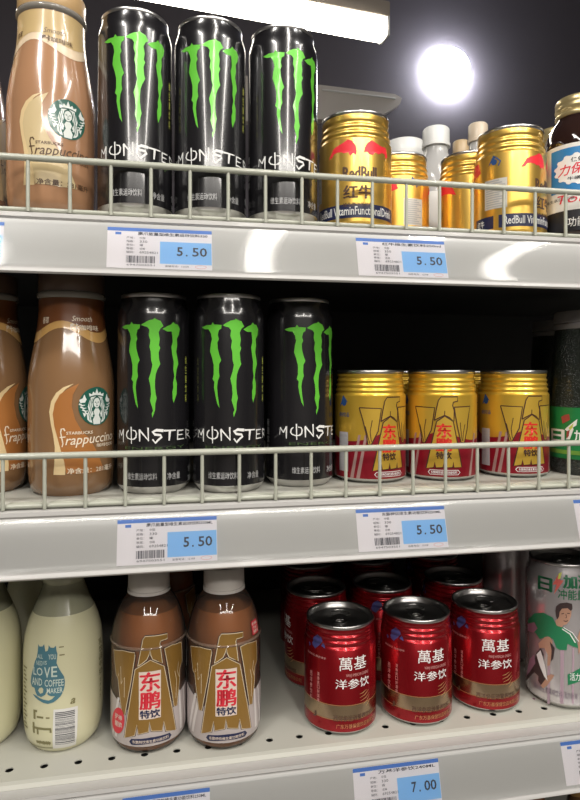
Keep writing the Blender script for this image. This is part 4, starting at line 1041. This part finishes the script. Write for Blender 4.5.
# ============================================================ CEILING LAMPS IN VIEW
lampw = mat('lamp_housing_white', (0.7, 0.7, 0.68), 0.5)
def on_ceiling(p, q, z):
    Z = z*F/(HZ-q); x, y = spot(p, Z); return x, y
# fluorescent batten
zt = 1.20
x1, y1 = on_ceiling(386, 31, zt)
t = thing('ceiling_batten', 'bright fluorescent tube light behind the tops of the black cans', 'lamp', (x1, y1, 0), math.radians(6.5))
box('housing', -1.55, 0.0, -0.035, 0.035, zt+0.03, zt+0.085, mat('housing_beige', (0.30, 0.26, 0.22), 0.6), t, 0.006)
bm = bmesh.new(); tube_bm(bm, [(-1.53, 0, zt), (-0.02, 0, zt)], 0.040, 20)
from_bm('tube', bm, mat('tube_glow', (1, 1, 1), 0.4, emit=((1.0, 0.93, 0.80), 14)), t, smooth=True)
for xx in (-1.55, -0.012): box('end_cap', xx, xx+0.012, -0.034, 0.034, zt-0.034, zt+0.035, lampw, t, 0.004)
for xx in (-1.35, -0.75): box('mounting_stem', xx, xx+0.02, -0.01, 0.01, zt+0.085, CEIL-ZC, lampw, t)
# round lamp standing off the dark back wall
def on_wall(p, q, yw):
    a = math.atan((p-290)/F)+TH; x = (yw+D0)*math.tan(a); Z = (yw+D0)*math.cos(TH)+x*math.sin(TH); return x, (HZ-q)*Z/F
x1, z1 = on_wall(450, 69, Y1-0.06)
t = thing('round_wall_lamp', 'glaring round lamp on the dark wall above the golden cans', 'lamp', (x1, Y1-0.03, z1))
R_ = 0.140
bm = bmesh.new(); lathe_bm(bm, [(R_*math.cos(math.pi/2*i/14), R_*0.75*math.sin(math.pi/2*i/14)) for i in range(14)] + [(0, R_*0.75)], 48)
bm.transform(Matrix.Rotation(math.pi/2, 4, 'X'))
from_bm('globe', bm, mat('globe_glow', (1, 1, 1), 0.4, emit=((0.93, 0.95, 1.0), 55)), t, smooth=True)
bm = bmesh.new(); tube_bm(bm, [(0, 0.001, 0), (0, 0.03, 0)], R_-0.012, 48); from_bm('wall_plate', bm, lampw, t, smooth=True)
# pale board fixed high on the back wall
yb = Y1-0.06
pts = [on_wall(p, q, yb) for p, q in ((200, 70), (322, 85), (395, 94), (402, 98), (400, 104), (378, 118), (200, 122))]
cx0, cz0 = pts[0]
t = thing('wall_board', 'pale board with a slanted end on the dark wall, above the first golden can', 'board', (cx0, yb, cz0))
bm = bmesh.new()
lo = [bm.verts.new((x-cx0, 0, z-cz0)) for x, z in pts]; hi = [bm.verts.new((x-cx0, 0.06, z-cz0)) for x, z in pts]
n = len(pts)
for i in range(n): bm.faces.new((lo[i], lo[(i+1) % n], hi[(i+1) % n], hi[i]))
bm.faces.new(lo); bm.faces.new(hi[::-1])
from_bm('panel', bm, mat('panel_pale', (0.62, 0.58, 0.54), 0.7), t)
a, b_ = pts[1], pts[2]
bm = bmesh.new(); tube_bm(bm, [(a[0]-cx0, -0.004, a[1]-cz0-0.03), (b_[0]-cx0, -0.004, b_[1]-cz0-0.03)], 0.006, 8); from_bm('trim_strip', bm, lampw, t, smooth=True)

# tiny joined print: too small to pick apart
for o in bpy.data.objects:
    if o.type == 'MESH' and o.parent and o.name.split('.')[0] in ('small_print', 'band_print', 'tag_print', 'side_print', 'info_print', 'barcode', 'banner_print', 'gold_lines', 'navy_band'):
        o['kind'] = 'stuff'
